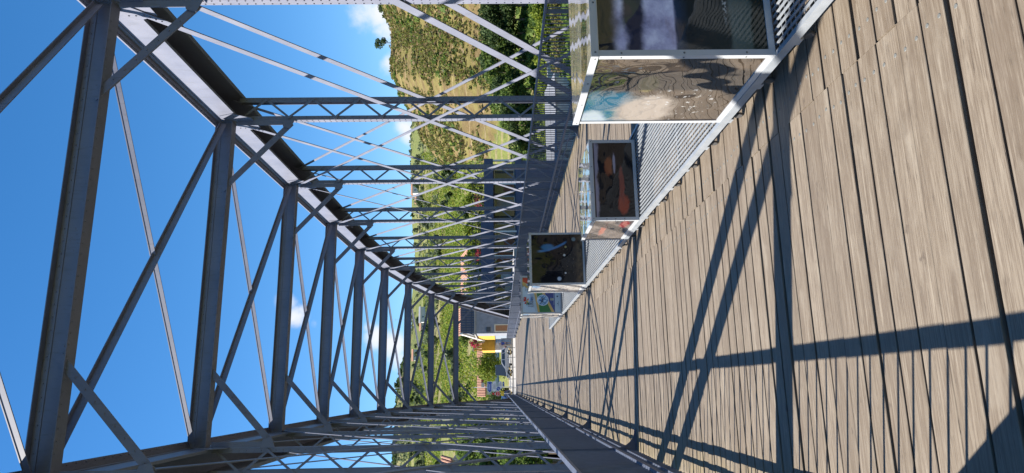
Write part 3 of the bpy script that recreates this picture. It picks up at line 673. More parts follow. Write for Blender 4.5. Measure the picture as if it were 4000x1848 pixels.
ink('print_shape', [(0, .14), (1, .14), (1, .50), (.62, .50), (.44, .36), (0, .20)], 'print_blue')
ink('print_shape', [(0, .55), (.34, .58), (.62, .64), (.6, .44), (0, .20)], 'print_green'); ink('print_shape', [(0, .60), (.6, .70), (.6, .64), (0, .545)], 'print_sand'); ink('print_shape', [(0, .23), (.6, .50), (.64, .45), (0, .155)], 'print_sand')
ink('print_shape', [(0, 0), (1, 0), (1, .14), (0, .14)], 'print_grey')
for (cu, cv, r, m_) in ((.34, .46, .145, 'photo_jet'), (.80, .62, .145, 'photo_town')):
    ink('print_ring', disc(cu, cv, r + .012), 'print_white'); lay[0] += 1
    y = .0055 - lay[0] * .0004; dd = disc(cu, cv, r); me = bpy.data.meshes.new('print_picture'); me.from_pydata([(PP(u, v)[0], y, PP(u, v)[1]) for u, v in dd], [], [tuple(range(len(dd)))])
    uvl = me.uv_layers.new(name='UVMap')
    for i, (u, v) in enumerate(dd): uvl.data[i].uv = ((u - cu) / r * .5 + .5, (v - cv) / r * .5 + .5)
    obj('print_picture', me, m_, pb)
# the jet in the round picture
ink('print_jet', [(.34 + a_ * .11, .46 + b_ * .11) for a_, b_ in [(-1, .75), (-.55, .18), (-.75, -.25), (-.25, .02), (.1, -.1), (.55, -.55), (.75, -.5), (.35, .0), (.85, .3), (.6, .4), (.1, .2), (-.35, .4)]], 'print_dark')
ink('print_crest', disc(.36, .20, .035), 'print_olive'); ink('print_crest', [(.30, .235), (.42, .235), (.36, .27)], 'print_olive'); ink('print_line', [(.2, .165), (.62, .165), (.62, .172), (.2, .172)], 'print_grey')
cu, cv = .33, .90
for (q, m_) in (([(0, 0), (-.03, .075), (.075, .075)], 'print_red'), ([(.0, 0), (.10, .0), (.10, .075)], 'print_red'), ([(0, 0), (-.09, .055), (-.09, .0)], 'print_red'), ([(0, -.005), (.075, -.055), (.02, -.06)], 'print_red'), ([(0, 0), (-.085, -.02), (-.02, -.055)], 'print_yellow'), ([(-.03, -.02), (-.13, .0), (-.10, -.04)], 'print_green'), ([(-.05, -.03), (-.13, -.07), (-.05, -.085)], 'print_green')):
    ink('print_pinwheel', [(cu + a_, cv + b_) for a_, b_ in q], m_)
ink('print_emblem', [(.62, .05), (.74, .05), (.74, .10), (.62, .10)], 'print_sand'); ink('print_emblem', [(.625, .055), (.68, .055), (.68, .075), (.625, .075)], 'print_green'); ink('print_emblem', disc(.44, .07, .022), 'print_dark'); ink('print_emblem', [(.18, .045), (.30, .045), (.30, .053), (.18, .053)], 'print_dark'); ink('print_emblem', [(.22, .06), (.24, .09), (.25, .06)], 'print_dark')
def text(body, u, v, size, mat, name='print_words'):
    cu_ = bpy.data.curves.new(name, 'FONT'); cu_.body = body; cu_.size = size; o = bpy.data.objects.new('tmp', cu_); COL.objects.link(o)
    dg = bpy.context.evaluated_depsgraph_get(); me = bpy.data.meshes.new_from_object(o.evaluated_get(dg)); bpy.data.objects.remove(o)
    me.name = name; me.materials.clear(); me.materials.append(MT[mat]); lay[0] += 1
    y = .0055 - lay[0] * .0004; px_, pz_ = PP(u, v); t_ = obj(name, me, None, pb); t_.location = (px_, y, pz_); t_.rotation_euler = (math.pi / 2, 0, 0); return t_
text('10', .14, .775, .105, 'print_dark'); text('DE', .245, .775, .05, 'print_dark'); text('JUNHO', .145, .715, .075, 'print_dark'); text('PESO DA', .325, .765, .038, 'print_midblue'); text('RÉGUA', .325, .725, .048, 'print_midblue')
text('Peso da', .60, .90, .035, 'print_dark'); text('Régua', .62, .85, .035, 'print_dark')

# ------------------------------------------------------------------ vegetation
def leaves(n, centre_fn, size, flat=.0, seed=0):
    g = np.random.default_rng(seed); C_ = centre_fn(g, n); a_ = g.normal(size=(n, 3)); a_ /= np.linalg.norm(a_, axis=1)[:, None]
    b_ = np.cross(a_, g.normal(size=(n, 3))); b_ /= np.linalg.norm(b_, axis=1)[:, None]; s_ = (size * g.uniform(.6, 1.4, n))[:, None]
    V = np.stack([C_ - a_ * s_, C_ + b_ * s_ * .55, C_ + a_ * s_, C_ - b_ * s_ * .55], 1).reshape(-1, 3); return V, np.arange(n * 4).reshape(-1, 4)
def crown_pts(lobes):
    L_ = np.array(lobes, float)
    def fn(g, n):
        w_ = L_[:, 3] ** 2; i = g.choice(len(L_), n, p=w_ / w_.sum()); d = g.normal(size=(n, 3)); d /= np.linalg.norm(d, axis=1)[:, None]
        rad = L_[i, 3] * (g.uniform(.35, 1.0, n) ** .5); return L_[i, :3] + d * rad[:, None] * np.array([1, 1, .85])
    return fn
def tree_proto(name, label, cat, h, wid, leaf, nleaf, lsize, seed, group, lobes_n=14, low=.25):
    g = np.random.default_rng(seed); t = thing(name, label, cat, (0, 0, -500), 0, group)
    lob = []
    for i in range(lobes_n):
        a_ = g.uniform(0, 6.28); q = g.uniform(0, 1); zz = h * (low + (1 - low) * g.uniform(.1, .92)); prof = math.sin(math.pi * min(.98, max(.08, (zz / h - low) / (1 - low) * .8 + .15)))
        rr_ = wid * .5 * prof * math.sqrt(q) * .8; lob.append((rr_ * math.cos(a_), rr_ * math.sin(a_), zz, wid * g.uniform(.13, .22)))
    V, F_ = leaves(nleaf, crown_pts(lob), lsize, seed=seed)
    obj('crown', np_mesh('crown', V, F_, leaf), None, t)
    tr = MB(); tr.tube((0, 0, -.5), (.05 * wid * .3, 0, h * .45), h * .025 + .05, h * .014 + .02, 8)
    for lo in lob[::3]: tr.tube((.05, 0, h * random.uniform(.25, .45)), (lo[0] * .8, lo[1] * .8, lo[2]), h * .011 + .015, h * .003 + .008, 5)
    obj('trunk', tr, 'bark', t); return t
def gz(x, y): return float(height(x, y))
def place(p, X, Y, rz, s_, label=None, z=None):
    return dup(p, (X, Y, gz(X, Y) - .1 if z is None else z), rz, label, s_)
ORD = ['first', 'second', 'third', 'fourth', 'fifth', 'sixth', 'seventh', 'eighth', 'ninth', 'tenth', 'eleventh', 'twelfth', 'thirteenth', 'fourteenth', 'last']
protos = []
# row of big trees on the right bank
big1 = tree_proto('leafy_tree', 'x', 'tree', 11, 10, 'leaf_green', 3400, .30, 11, 'leafy trees along the right bank'); big2 = tree_proto('leafy_tree', 'x', 'tree', 10, 9, 'leaf_dark', 3000, .30, 12, 'leafy trees along the right bank')
protos += [big1, big2]
for i, (x, Y, s_) in enumerate([(-40, 138, 1.1), (20, 136, 1.15), (75, 138, 1.05), (130, 140, 1.1), (185, 142, 1.0), (235, 145, 1.05), (290, 142, 1.0), (345, 138, 1.0), (395, 136, 1.05), (440, 134, .95), (490, 132, .95), (540, 130, .9), (590, 128, .8), (640, 132, .85), (-110, 140, 1.2)]):
    q = at(1990, x, Y); place((big1, big2)[i % 2] if i != 2 else big2, q.x, Y, i * 1.3, s_, ORD[i] + ' leafy tree from the near lattice post, below the brown hill')
lowb = tree_proto('bright_bush', 'x', 'bush', 4.2, 6, 'leaf_bright', 1400, .24, 21, 'yellow-green bushes below the right bank', 10, .05); protos.append(lowb)
for i, x in enumerate([-30, 20, 70, 115, 160, 205, 255, 300, 350, 400, 450, 500]):
    q = at(2085, x, 112); place(lowb, q.x, 112 + (i % 3) * 2, i, 1.0 + .2 * (i % 2), ORD[i] + ' yellow-green bush from the near lattice post, seen through the railing bars')
reed = tree_proto('dry_bush', 'x', 'bush', 2.4, 5, 'leaf_scrub', 900, .2, 22, 'dry brown bushes on the quay', 8, .0); protos.append(reed)
for i, x in enumerate([-20, 35, 90, 140, 190, 235]):
    q = at(2165, x, 98); place(reed, q.x, 98 + (i % 2), i, 1.0, ORD[i] + ' dry brownish quay bush from the tall display box, seen low through the railing', z=-9.9)
# street tree behind the white car, and trees at the left
st_tree = tree_proto('street_tree', 'bushy sunlit yellow-green tree standing behind the parked white car', 'tree', 5.2, 7.2, 'leaf_bright', 4200, .17, 31, None, 18, .12)
st_tree.location = (3.1, 109, 0)
tp = tree_proto('roadside_tree', 'x', 'tree', 7.5, 7, 'leaf_green', 2600, .24, 32, 'green trees behind the shaded railing'); protos.append(tp)
for i, (x, y, Y, s_) in enumerate([(1890, 1700, 95, .8), (1900, 1740, 72, .75), (1905, 1800, 66, .8), (1915, 1845, 60, .8), (1900, 1900, 62, .9), (1880, 1655, 112, .8), (1890, 1960, 70, 1.), (2050, 1770, 58, .6), (2060, 1810, 52, .6), (2075, 1850, 48, .6)]):
    q = at(x, y, Y); dup(tp, (q.x, Y, q.z - 4.2 * s_), i * 1.1, ['small', 'rounded', 'full', 'near', 'wide', 'distant', 'outermost', 'low', 'lower', 'lowest'][i] + ' green tree glimpsed between the left lattice posts beyond the shaded railing', s_)
# dark tree over the sign
tq = tree_proto('garden_tree', 'dark green tree below the road sign, in front of the red-roofed house', 'tree', 3.6, 5.0, 'leaf_dark', 1800, .17, 33, None, 12, .05); tq.location = (-1.6, 118, 0)
# hillside trees (olive and oak dots)
hp = [tree_proto('hillside_tree', 'x', 'tree', 5.2, 6.0, 'leaf_olive', 260, .62, 41 + i, 'small round trees dotted over the vineyard hill', 9, .1) for i in range(2)] + [tree_proto('hillside_tree', 'x', 'tree', 6, 5.5, 'leaf_dark', 260, .62, 45, 'small round trees dotted over the vineyard hill', 9, .1)]
protos += hp; n_h = 0; rh = random.Random(5)
while n_h < 150:
    ph = rh.uniform(-.14, .36); r_ = rh.uniform(190, 720); X, Y = r_ * math.sin(ph), r_ * math.cos(ph)
    cl = float(vnoise(np.array(X), np.array(Y), 38, 9))
    if cl < .12: continue
    if height(np.array(X), np.array(Y), True)[1]: continue
    place(hp[rh.randrange(3)], X, Y, rh.uniform(0, 6), rh.uniform(.45, .95) * (1 + r_ / 1500), 'round grey-green tree among the vines on the far hill'); n_h += 1
# ridge trees
rt = tree_proto('ridge_tree', 'round dark tree standing alone on the ridge of the brown hill against the cloud', 'tree', 8, 9, 'leaf_dark', 800, .42, 51, None, 12, .2)
q = at(1500, 168, 330); rt.location = (q.x * 1.0, 330 * 1.0, q.z - 3.4)
rt2 = dup(rt, (0, 0, 0), 1.4, 'low spreading dark tree on the ridge at the edge of the near post'); q = at(1515, 30, 325); rt2.location = (q.x, 325, q.z - 5.0); rt2.scale = (1.2,) * 3
rt3 = dup(rt, (0, 0, 0), 2.4, 'squat dark tree half sunk behind the ridge between the two lone trees'); q = at(1535, 105, 322); rt3.location = (q.x, 322, q.z - 5.5); rt3.scale = (.9,) * 3
# skyline bushes at the left end of the far hill, joined scrub and vines
def lumps(name, C_, S_, mat, nl, lsize, seed):
    """C_ (n,3) centres, S_ (n,3) radii: every lump is nl small leaf faces in its volume"""
    g = np.random.default_rng(seed); n = len(C_); CC = np.repeat(C_, nl, 0); SS = np.repeat(S_, nl, 0)
    d = g.normal(size=(n * nl, 3)); d /= np.linalg.norm(d, axis=1)[:, None]; d[:, 2] = np.abs(d[:, 2]) * .9 + .05; cen = CC + d * SS * (g.uniform(.4, 1, n * nl)[:, None])
    a_ = g.normal(size=(n * nl, 3)); a_ /= np.linalg.norm(a_, axis=1)[:, None]; b_ = np.cross(a_, g.normal(size=(n * nl, 3))); b_ /= np.linalg.norm(b_, axis=1)[:, None]
    s_ = (SS.mean(1) * lsize * g.uniform(.6, 1.3, n * nl))[:, None]
    V = np.stack([cen - a_ * s_, cen + b_ * s_ * .7, cen + a_ * s_, cen - b_ * s_ * .7], 1).reshape(-1, 3)
    o = obj(name, np_mesh(name, V, np.arange(len(V)).reshape(-1, 4), mat), None, kind='stuff'); return o
N = 30000; ph = rng.uniform(.24, .72, N); r_ = np.sqrt(rng.uniform(150 ** 2, 345 ** 2, N)); X, Y = r_ * np.sin(ph), r_ * np.cos(ph); Z, dr = height(X, Y, True)
keep = dr & (vnoise(X, Y, 8, 2) + .9 * vnoise(X, Y, 26, 6) + rng.normal(0, .3, N) > -.05); X, Y, Z = X[keep], Y[keep], Z[keep]; s_ = rng.uniform(.35, .95, len(X)) * np.where(rng.uniform(size=len(X)) < .05, 1.7, 1.)
lumps('scrub', np.stack([X, Y, Z], 1), np.stack([s_, s_, s_ * .85], 1), 'leaf_scrub', 7, .62, 3)
N = 1500; ph = rng.uniform(.24, .72, N); r_ = np.sqrt(rng.uniform(150 ** 2, 345 ** 2, N)); X, Y = r_ * np.sin(ph), r_ * np.cos(ph); Z, dr = height(X, Y, True)
keep = dr & (vnoise(X, Y, 14, 7) > .25); X, Y, Z = X[keep], Y[keep], Z[keep]; s_ = rng.uniform(.8, 2.0, len(X))
lumps('hill_bushes', np.stack([X, Y, Z], 1), np.stack([s_, s_, s_ * .9], 1), 'leaf_green', 12, .45, 4)
rowsV = []
for r0 in np.concatenate([np.arange(150, 330, 2.1), np.arange(330, 560, 3.3)]):
    n = int(.5 * r0 / 1.25); ph = np.linspace(-.15, .35, n) + rng.normal(0, .0006, n); rr_ = r0 + 4 * np.sin(ph * 11 + r0 * .01) + rng.normal(0, .25, n); rowsV.append(np.stack([rr_ * np.sin(ph), rr_ * np.cos(ph)], 1))
XY = np.concatenate(rowsV); Z, dr = height(XY[:, 0], XY[:, 1], True)
fld = vnoise(XY[:, 0], XY[:, 1], 45, 3)
keep = (~dr) & (fld > -.42) & (rng.uniform(size=len(XY)) < .9); XY, Z = XY[keep], Z[keep]; s_ = rng.uniform(.45, .85, len(XY))
lumps('vineyard', np.stack([XY[:, 0], XY[:, 1], Z + .1], 1), np.stack([s_ * 1.1, s_, s_ * 1.25], 1), 'leaf_vine', 8, .5, 5)
N = 2600; ph = rng.uniform(-.16, .4, N); r_ = rng.uniform(380, 770, N); X, Y = r_ * np.sin(ph), r_ * np.cos(ph); Z, dr = height(X, Y, True)
keep = (~dr) & ((vnoise(X, Y, 50, 9) + rng.normal(0, .2, N) > .15) | (ph < .03) & (r_ > 600)); X, Y, Z = X[keep], Y[keep], Z[keep]; s_ = rng.uniform(1.0, 2.6, len(X))
lumps('hill_woods', np.stack([X, Y, Z], 1), np.stack([s_, s_, s_], 1), 'leaf_olive', 10, .5, 6)
N = 420; ph = rng.uniform(-.14, .06, N); r_ = rng.uniform(735, 775, N); X, Y = r_ * np.sin(ph), r_ * np.cos(ph); Z = height(X, Y); s_ = rng.uniform(2.0, 4.0, N)
lumps('ridge_woods', np.stack([X, Y, Z], 1), np.stack([s_, s_, s_ * .9], 1), 'leaf_dark', 14, .45, 8)
N = 2600; ph = rng.uniform(.16, .72, N); r_ = np.sqrt(rng.uniform(100 ** 2, 170 ** 2, N)); X, Y = r_ * np.sin(ph), r_ * np.cos(ph); Z = height(X, Y); k_ = Z > -9.5; s_ = rng.uniform(.6, 1.6, N)
lumps('bank_bushes', np.stack([X, Y, np.maximum(Z, -9.9)], 1), np.stack([s_, s_, s_ * .8], 1), 'leaf_green', 12, .5, 9)
N = 1500; ph = rng.uniform(-.35, -.05, N); r_ = np.sqrt(rng.uniform(72 ** 2, 180 ** 2, N)); X, Y = r_ * np.sin(ph), r_ * np.cos(ph); Z = height(X, Y); s_ = rng.uniform(.5, 1.3, N)
lumps('left_bushes', np.stack([X, Y, Z], 1), np.stack([s_, s_, s_ * .9], 1), 'leaf_green', 12, .5, 10)
for p_ in protos:                      # the patterns stay out: only their copies stand in the scene
    for ch in list(p_.children): bpy.data.objects.remove(ch)
    bpy.data.objects.remove(p_)

# ------------------------------------------------------------------ buildings
def bpart(n, mb, mat, t, **k): return obj(n, mb, mat, t, **k)
def window(t, x0, x1, y, z0, z1, frame='light_metal', axis='y', sgn=-1):
    w = .06
    fr_ = MB(); fr_.box(x0 - w, x1 + w, y - .06, y + .01, z0 - w, z0).box(x0 - w, x1 + w, y - .06, y + .01, z1, z1 + w).box(x0 - w, x0, y - .059, y + .009, z0, z1).box(x1, x1 + w, y - .059, y + .009, z0, z1)
    f_ = bpart('window', fr_, frame, t); bpart('pane', MB().box(x0, x1, y - .02, y - .01, z0, z1), 'window_glass', f_); return f_
# navy riverside building behind the right truss
nv = thing('riverside_building', 'long dark navy building with tall windows and flowered roof terrace behind the right truss', 'building', (0, 84, 0))
bpart('wall', MB().box(10.0, 29.5, 0, 11, -11, -1.5), 'plaster_navy', nv)
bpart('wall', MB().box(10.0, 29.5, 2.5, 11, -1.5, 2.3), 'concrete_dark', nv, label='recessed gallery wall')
bpart('parapet', MB().box(9.8, 22.0, -.3, 11, 2.3, 3.95), 'plaster_navy', nv); bpart('parapet', MB().box(22.001, 29.7, -.3, 11, 2.3, 3.5), 'plaster_navy', nv)
bpart('sill_band', MB().box(9.8, 29.7, -.25, 2.5, -1.5, -.7), 'plaster_navy', nv)
for i, x in enumerate(np.arange(10.4, 29, 1.9)):
    window(nv, x, x + 1.45, 2.45, -.5, 2.1, 'light_metal' if i % 2 else 'dark_metal')
for i, (x, m_) in enumerate([(12.2, 'plaster_white'), (13.6, 'car_lightblue'), (16.3, 'brick_brown'), (18.0, 'brick_brown'), (19.6, 'stone_grey'), (23.5, 'stone_grey'), (26.0, 'brick_brown')]):
    bpart('gallery_panel', MB().box(x, x + 1.2, 2.3, 2.38, -.4, .9 + .5 * (i % 3)), m_, nv)
for x in np.arange(9.9, 29.7, 3.25): bpart('column', MB().box(x, x + .2, -.2, .1, -.7, 2.3), 'light_metal', nv)
for k_, x in enumerate(np.arange(9.9, 29.7, .42)): bpart('terrace_bar', MB().box(x, x + .03, -.2, -.17, 3.96 if x < 22 else 3.51, 5.0), 'dark_metal', nv)
for z in (4.6, 5.02): bpart('terrace_rail', MB().box(9.9, 29.6, -.21, -.16, z, z + .04), 'dark_metal', nv)
for x in (22.3, 24.2): bpart('roof_cage', MB().box(x, x + 1.4, -.5, .8, 3.5, 5.6), 'dark_metal', nv) if x == 99 else None
# flowering shrubs on its terrace
fl = tree_proto('bougainvillea', 'x', 'shrub', 1.9, 2.6, 'petal_pink', 260, .13, 61, 'pink flowering shrubs on the navy building terrace', 8, .15)
gv = tree_proto('terrace_plant', 'x', 'shrub', 2.4, 2.6, 'leaf_bright', 420, .16, 62, 'green plants on the navy building terrace', 9, .05)
for i, (x, y) in enumerate([(1868, 775), (1862, 800), (1866, 970), (1872, 1000), (1850, 985)]):
    q = at(x, y, 85.2); dup(fl, (q.x, 85.2, 3.6), i, ['larger pink bougainvillea at the hill end of the navy building terrace', 'second pink bougainvillea at the hill end of the navy building terrace', 'pink bougainvillea low on the middle of the navy terrace railing', 'pink bougainvillea nearest the bridge on the navy terrace railing', 'pink bougainvillea topmost on the middle of the navy terrace'][i], .6)
for i, y in enumerate([720, 750, 790, 830, 880, 915, 940, 975, 1020, 1050, 1085, 1120]):
    q = at(1868, y, 86.5); dup(gv, (q.x, 86.5, 3.5), i * 1.7, ORD[i] + ' leafy green terrace plant of the navy building, counted from the brown hill side', .8 + .25 * (i % 3))
for p_ in (fl, gv):
    for ch in list(p_.children): bpy.data.objects.remove(ch)
    bpy.data.objects.remove(p_)
rh_ = thing('terrace_house', 'low house with pink-red tiled roof rising behind the navy terrace', 'house', (12.0, 97, 0))
bpart('wall', MB().box(0, 8, 0, 6, 0, 6.2), 'plaster_grey', rh_)
def tiled(t, x0, x1, y0, y1, z0, z1, n=16, mat='roof_tile'):
    """roof slope rising away from the viewer, in courses of half-round tiles"""
    r_ = bpart('roof', MB().poly([(x0, y0, z0 - .12), (x1, y0, z0 - .12), (x1, y1, z1 - .12), (x0, y1, z1 - .12), (x0, y0, z0), (x1, y0, z0), (x1, y1, z1), (x0, y1, z1)], [(0, 3, 2, 1), (4, 5, 6, 7), (0, 1, 5, 4), (1, 2, 6, 5), (2, 3, 7, 6), (3, 0, 4, 7)]), mat, t)
    tl = MB()
    for i in range(n):
        x = x0 + (x1 - x0) * (i + .5) / n; w = (x1 - x0) / n
        tl.tube((x, y0 - .03, z0 + .02), (x, y1, z1 + .02), w * .33, None, 6)
    bpart('roof_tiles', tl, mat, r_, kind='stuff'); return r_
tiled(rh_, -.4, 8.4, -.4, 6, 6.2, 7.6, 24)
# grey corner house at the end of the bridge
gh = thing('corner_house', 'grey plastered corner house in shade with lattice fenced terrace at the bridge end', 'house', (6.3, 80, 0))
bpart('wall', MB().box(0, 3.4, 0, 4.0, -.6, 4.55), 'plaster_grey', gh); bpart('side_wall', MB().box(.05, 3.4, 4.01, 11.5, 2.3, 4.55), 'plaster_yellow', gh, label='yellow upper side wall'); bpart('side_wall', MB().box(.12, 3.4, 4.01, 11.5, -.6, 2.29), 'plaster_slate', gh, label='blue-grey lower side wall')
bpart('cornice', MB().box(-.12, 3.5, -.12, 11.6, 4.551, 4.72), 'concrete', gh)
bpart('plinth', MB().box(-.05, 3.42, -.05, 0, -.6, .5), 'plaster_white', gh)
for i, x in enumerate(np.arange(.05, 3.3, .30)): bpart('fence_slat', MB().box(x, x + .14, -.06, -.03, 4.73, 6.35), 'plaster_navy', gh)
for z in (5.0, 5.65, 6.25): bpart('fence_rail', MB().box(0, 3.4, -.025, .02, z, z + .07), 'dark_metal', gh)
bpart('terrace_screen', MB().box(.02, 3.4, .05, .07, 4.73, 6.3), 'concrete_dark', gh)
bpart('sloping_parapet', MB().poly([(-.1, -.1, 6.05), (.14, -.1, 6.05), (.14, 12, 3.7), (-.1, 12, 3.7), (-.1, -.1, 6.45), (.14, -.1, 6.45), (.14, 12, 4.15), (-.1, 12, 4.15)], [(0, 3, 2, 1), (4, 5, 6, 7), (0, 1, 5, 4), (1, 2, 6, 5), (2, 3, 7, 6), (3, 0, 4, 7)]), 'plaster_white', gh)
dr_ = bpart('door', MB().box(.28, .95, -.04, 0, -.3, 2.15), 'door_brown', gh); bpart('door_frame', MB().box(.16, .27, -.06, 0, -.3, 2.3).box(.96, 1.07, -.06, 0, -.3, 2.3).box(.271, .959, -.06, 0, 2.16, 2.3), 'plaster_cream', dr_)
bpart('wall_meter', MB().box(.2, .75, -.12, 0, 2.75, 3.25), 'dark_metal', gh)
tl_ = thing('tiled_porch', 'strip of pink roof tiles above the lattice terrace of the grey corner house', 'roof', (6.6, 83, 0))
bpart('wall', MB().box(0, 3.1, 0.4, 4, 4.73, 6.6), 'plaster_grey', tl_); tiled(tl_, -.2, 3.3, 0.1, 3.6, 6.4, 7.4, 13)
# yellow house beyond
yh = thing('yellow_house', 'bright yellow house front with slotted balcony and white railings beyond the bridge end', 'house', (4.95, 92.5, 0))
bpart('wall', MB().box(0, 5, 0, 6, 2.35, 4.15), 'plaster_yellow', yh); bpart('wall', MB().box(.05, 5, .3, 6, -.1, 2.349), 'plaster_white', yh, label='pale ground floor wall')
for i, x in enumerate(np.arange(0, 1.55, .32)): bpart('balcony_slat', MB().box(x, x + .22, -.05, .1, 4.151, 5.3), 'plaster_yellow', yh)
bpart('balcony_rail', MB().box(-.05, 2.2, -.06, .12, 5.301, 5.42), 'plaster_white', yh)
bpart('shutter', MB().box(.9, 1.8, .26, .30, .1, 2.2), 'car_lightblue', yh)
for i, x in enumerate(np.arange(0, 1.7, .2)): bpart('gate_bar', MB().box(x, x + .06, -.4, -.36, 0, 2.0), 'plaster_white', yh)
for z in (.3, 1.2, 1.96): bpart('gate_rail', MB().box(0, 1.7, -.42, -.40, z, z + .05), 'plaster_white', yh)
bg_ = tree_proto('red_bougainvillea', 'crimson bougainvillea bush hanging over the yellow house balcony', 'shrub', 1.5, 1.5, 'petal_pink', 300, .13, 63, None, 10, .1); bg_.location = (6.0, 91.4, 4.3)
bs_ = tree_proto('balcony_shrub', 'green shrub on the white parapet above the crimson flowers', 'shrub', 1.8, 2.2, 'leaf_green', 420, .14, 64, None, 10, .1); bs_.location = (6.35, 89.0, 5.0)
# long red roofed house
lr = thing('red_roof_house', 'long low white house with orange tiled roof behind the street tree', 'house', (-1.6, 150, 0))
bpart('wall', MB().box(0, 11, 0, 7, -2, 5.0), 'plaster_white', lr); tiled(lr, -.4, 11.4, -.5, 3.5, 4.95, 6.9, 34)
bpart('gable', MB().prism([(0, 5.0), (3.5, 6.7), (7, 5.0)], 'x', 0, .3), 'plaster_white', lr)
bpart('red_panel', MB().box(2.6, 4.0, -.06, 0, 3.9, 5.9), 'plaster_red', lr); bpart('white_panel', MB().box(4.0, 5.0, -.08, -.01, 3.9, 5.9), 'plaster_white', lr); bpart('white_panel', MB().box(1.6, 2.6, -.08, -.01, 3.9, 5.9), 'plaster_white', lr)
for x in (6.0, 8.0, 9.8): window(lr, x, x + .8, -.02, 2.8, 4.2)
# small houses on the vineyard hill
for i, (x, y, Y, w_, h_, lab) in enumerate([(1668, 1258, 520, 12, 5, 'white farmhouse on the vineyard hill above the bend in the terrace'), (1662, 1290, 530, 8, 4, 'small cream annexe beside the white hill farmhouse'), (1640, 755, 600, 9, 7, 'white cottage alone on the far vineyard hill behind the right truss'), (1634, 1408, 560, 9, 3, 'small pale shed in the vines just under the skyline wood'), (1590, 1490, 640, 4, 4, 'tiny cream hut at the top of the wooded left slope'), (1660, 790, 560, 7, 5, 'grey stone barn lower than the white cottage on the far hill')]):
    q = at(x, y, Y); h_t = thing('hill_house', lab, 'house', (q.x, Y, gz(q.x, Y) - .5))
    zt = max(h_, q.z - gz(q.x, Y) + .5)
    bpart('wall', MB().box(0, w_, 0, 6, 0, zt), 'plaster_white' if i not in (1, 5) else ('plaster_cream' if i == 1 else 'stone_grey'), h_t)
    bpart('roof', MB().prism([(-.5, zt), (6.5, zt), (3, zt + 1.8)], 'x', -.4, w_ + .4), 'roof_tile' if i != 0 else 'roof_slate', h_t)
    window(h_t, w_ * .3, w_ * .3 + 1.2, -.02, zt * .45, zt * .75)
# quay shed and white wall on the right bank
qs = thing('quay_shed', 'low quay shed with grey slate panelled roof seen through the right railing', 'building', (0, 0, 0))
q0 = at(2200, 330, 92)
bpart('wall', MB().box(31, 46, 93, 99, -10, -7.2), 'plaster_white', qs)
for i in range(10):
    for j in range(2):
        x = 30.5 + i * 1.6; y = 92.4 + j * 3.4
        bpart('roof_panel', MB().poly([(x, y, -7.2 + .55 * j), (x + 1.55, y, -7.2 + .55 * j), (x + 1.55, y + 3.35, -6.68 + .55 * j), (x, y + 3.35, -6.68 + .55 * j), (x, y, -7.1 + .55 * j), (x + 1.55, y, -7.1 + .55 * j), (x + 1.55, y + 3.35, -6.58 + .55 * j), (x, y + 3.35, -6.58 + .55 * j)], [(0, 3, 2, 1), (4, 5, 6, 7), (0, 1, 5, 4), (1, 2, 6, 5), (2, 3, 7, 6), (3, 0, 4, 7)]), 'roof_slate', qs)
for x in np.arange(31, 46, 3.): bpart('porch_post', MB().box(x, x + .25, 92.5, 92.75, -10, -7.25), 'plaster_cream', qs)
qw = thing('quay_wall', 'white rendered wall running along the bank behind the slate-roofed shed', 'wall', (0, 0, 0))
for i in range(9): bpart('wall_panel', MB().box(26 + i * 3.2, 29.12 + i * 3.2, 103, 103.3, -10, -6.9), 'plaster_white', qw)
# left side of the bridge: grey house, cream wall, blue van
lh = thing('grey_stone_house', 'grey stone house with tiled edge glimpsed behind the nearest left lattice post', 'house', (-14.5, 78, 0))
bpart('wall', MB().box(0, 6.6, 0, 6, -8, 7.2), 'stone_grey', lh); tiled(lh, -.3, 6.9, -.4, 3, 7.2, 8.6, 20); window(lh, 1.2, 2.4, -.02, 4.6, 6.2, 'plaster_white')
lw = thing('cream_wall', 'cream rendered garden wall lit by sun beyond the shaded railing', 'wall', (-7.3, 77, 0))
bpart('wall_panel', MB().box(0, 2.2, 0, .3, -3, .6), 'plaster_cream', lw); bpart('wall_panel', MB().box(2.22, 4.4, 0, .3, -3, .3), 'plaster_cream', lw); bpart('coping', MB().box(-.05, 4.45, -.05, .35, .601, .7), 'concrete', lw)
wh = thing('white_hut', 'small white hut with flat roof among the trees on the left bank', 'hut', (-9.6, 92, 0)); bpart('wall', MB().box(0, 3.2, 0, 3, -6, 4.6), 'plaster_white', wh); bpart('roof', MB().box(-.2, 3.4, -.2, 3.2, 4.601, 4.8), 'concrete', wh)
wh.location = (-8.6, 92, 0)

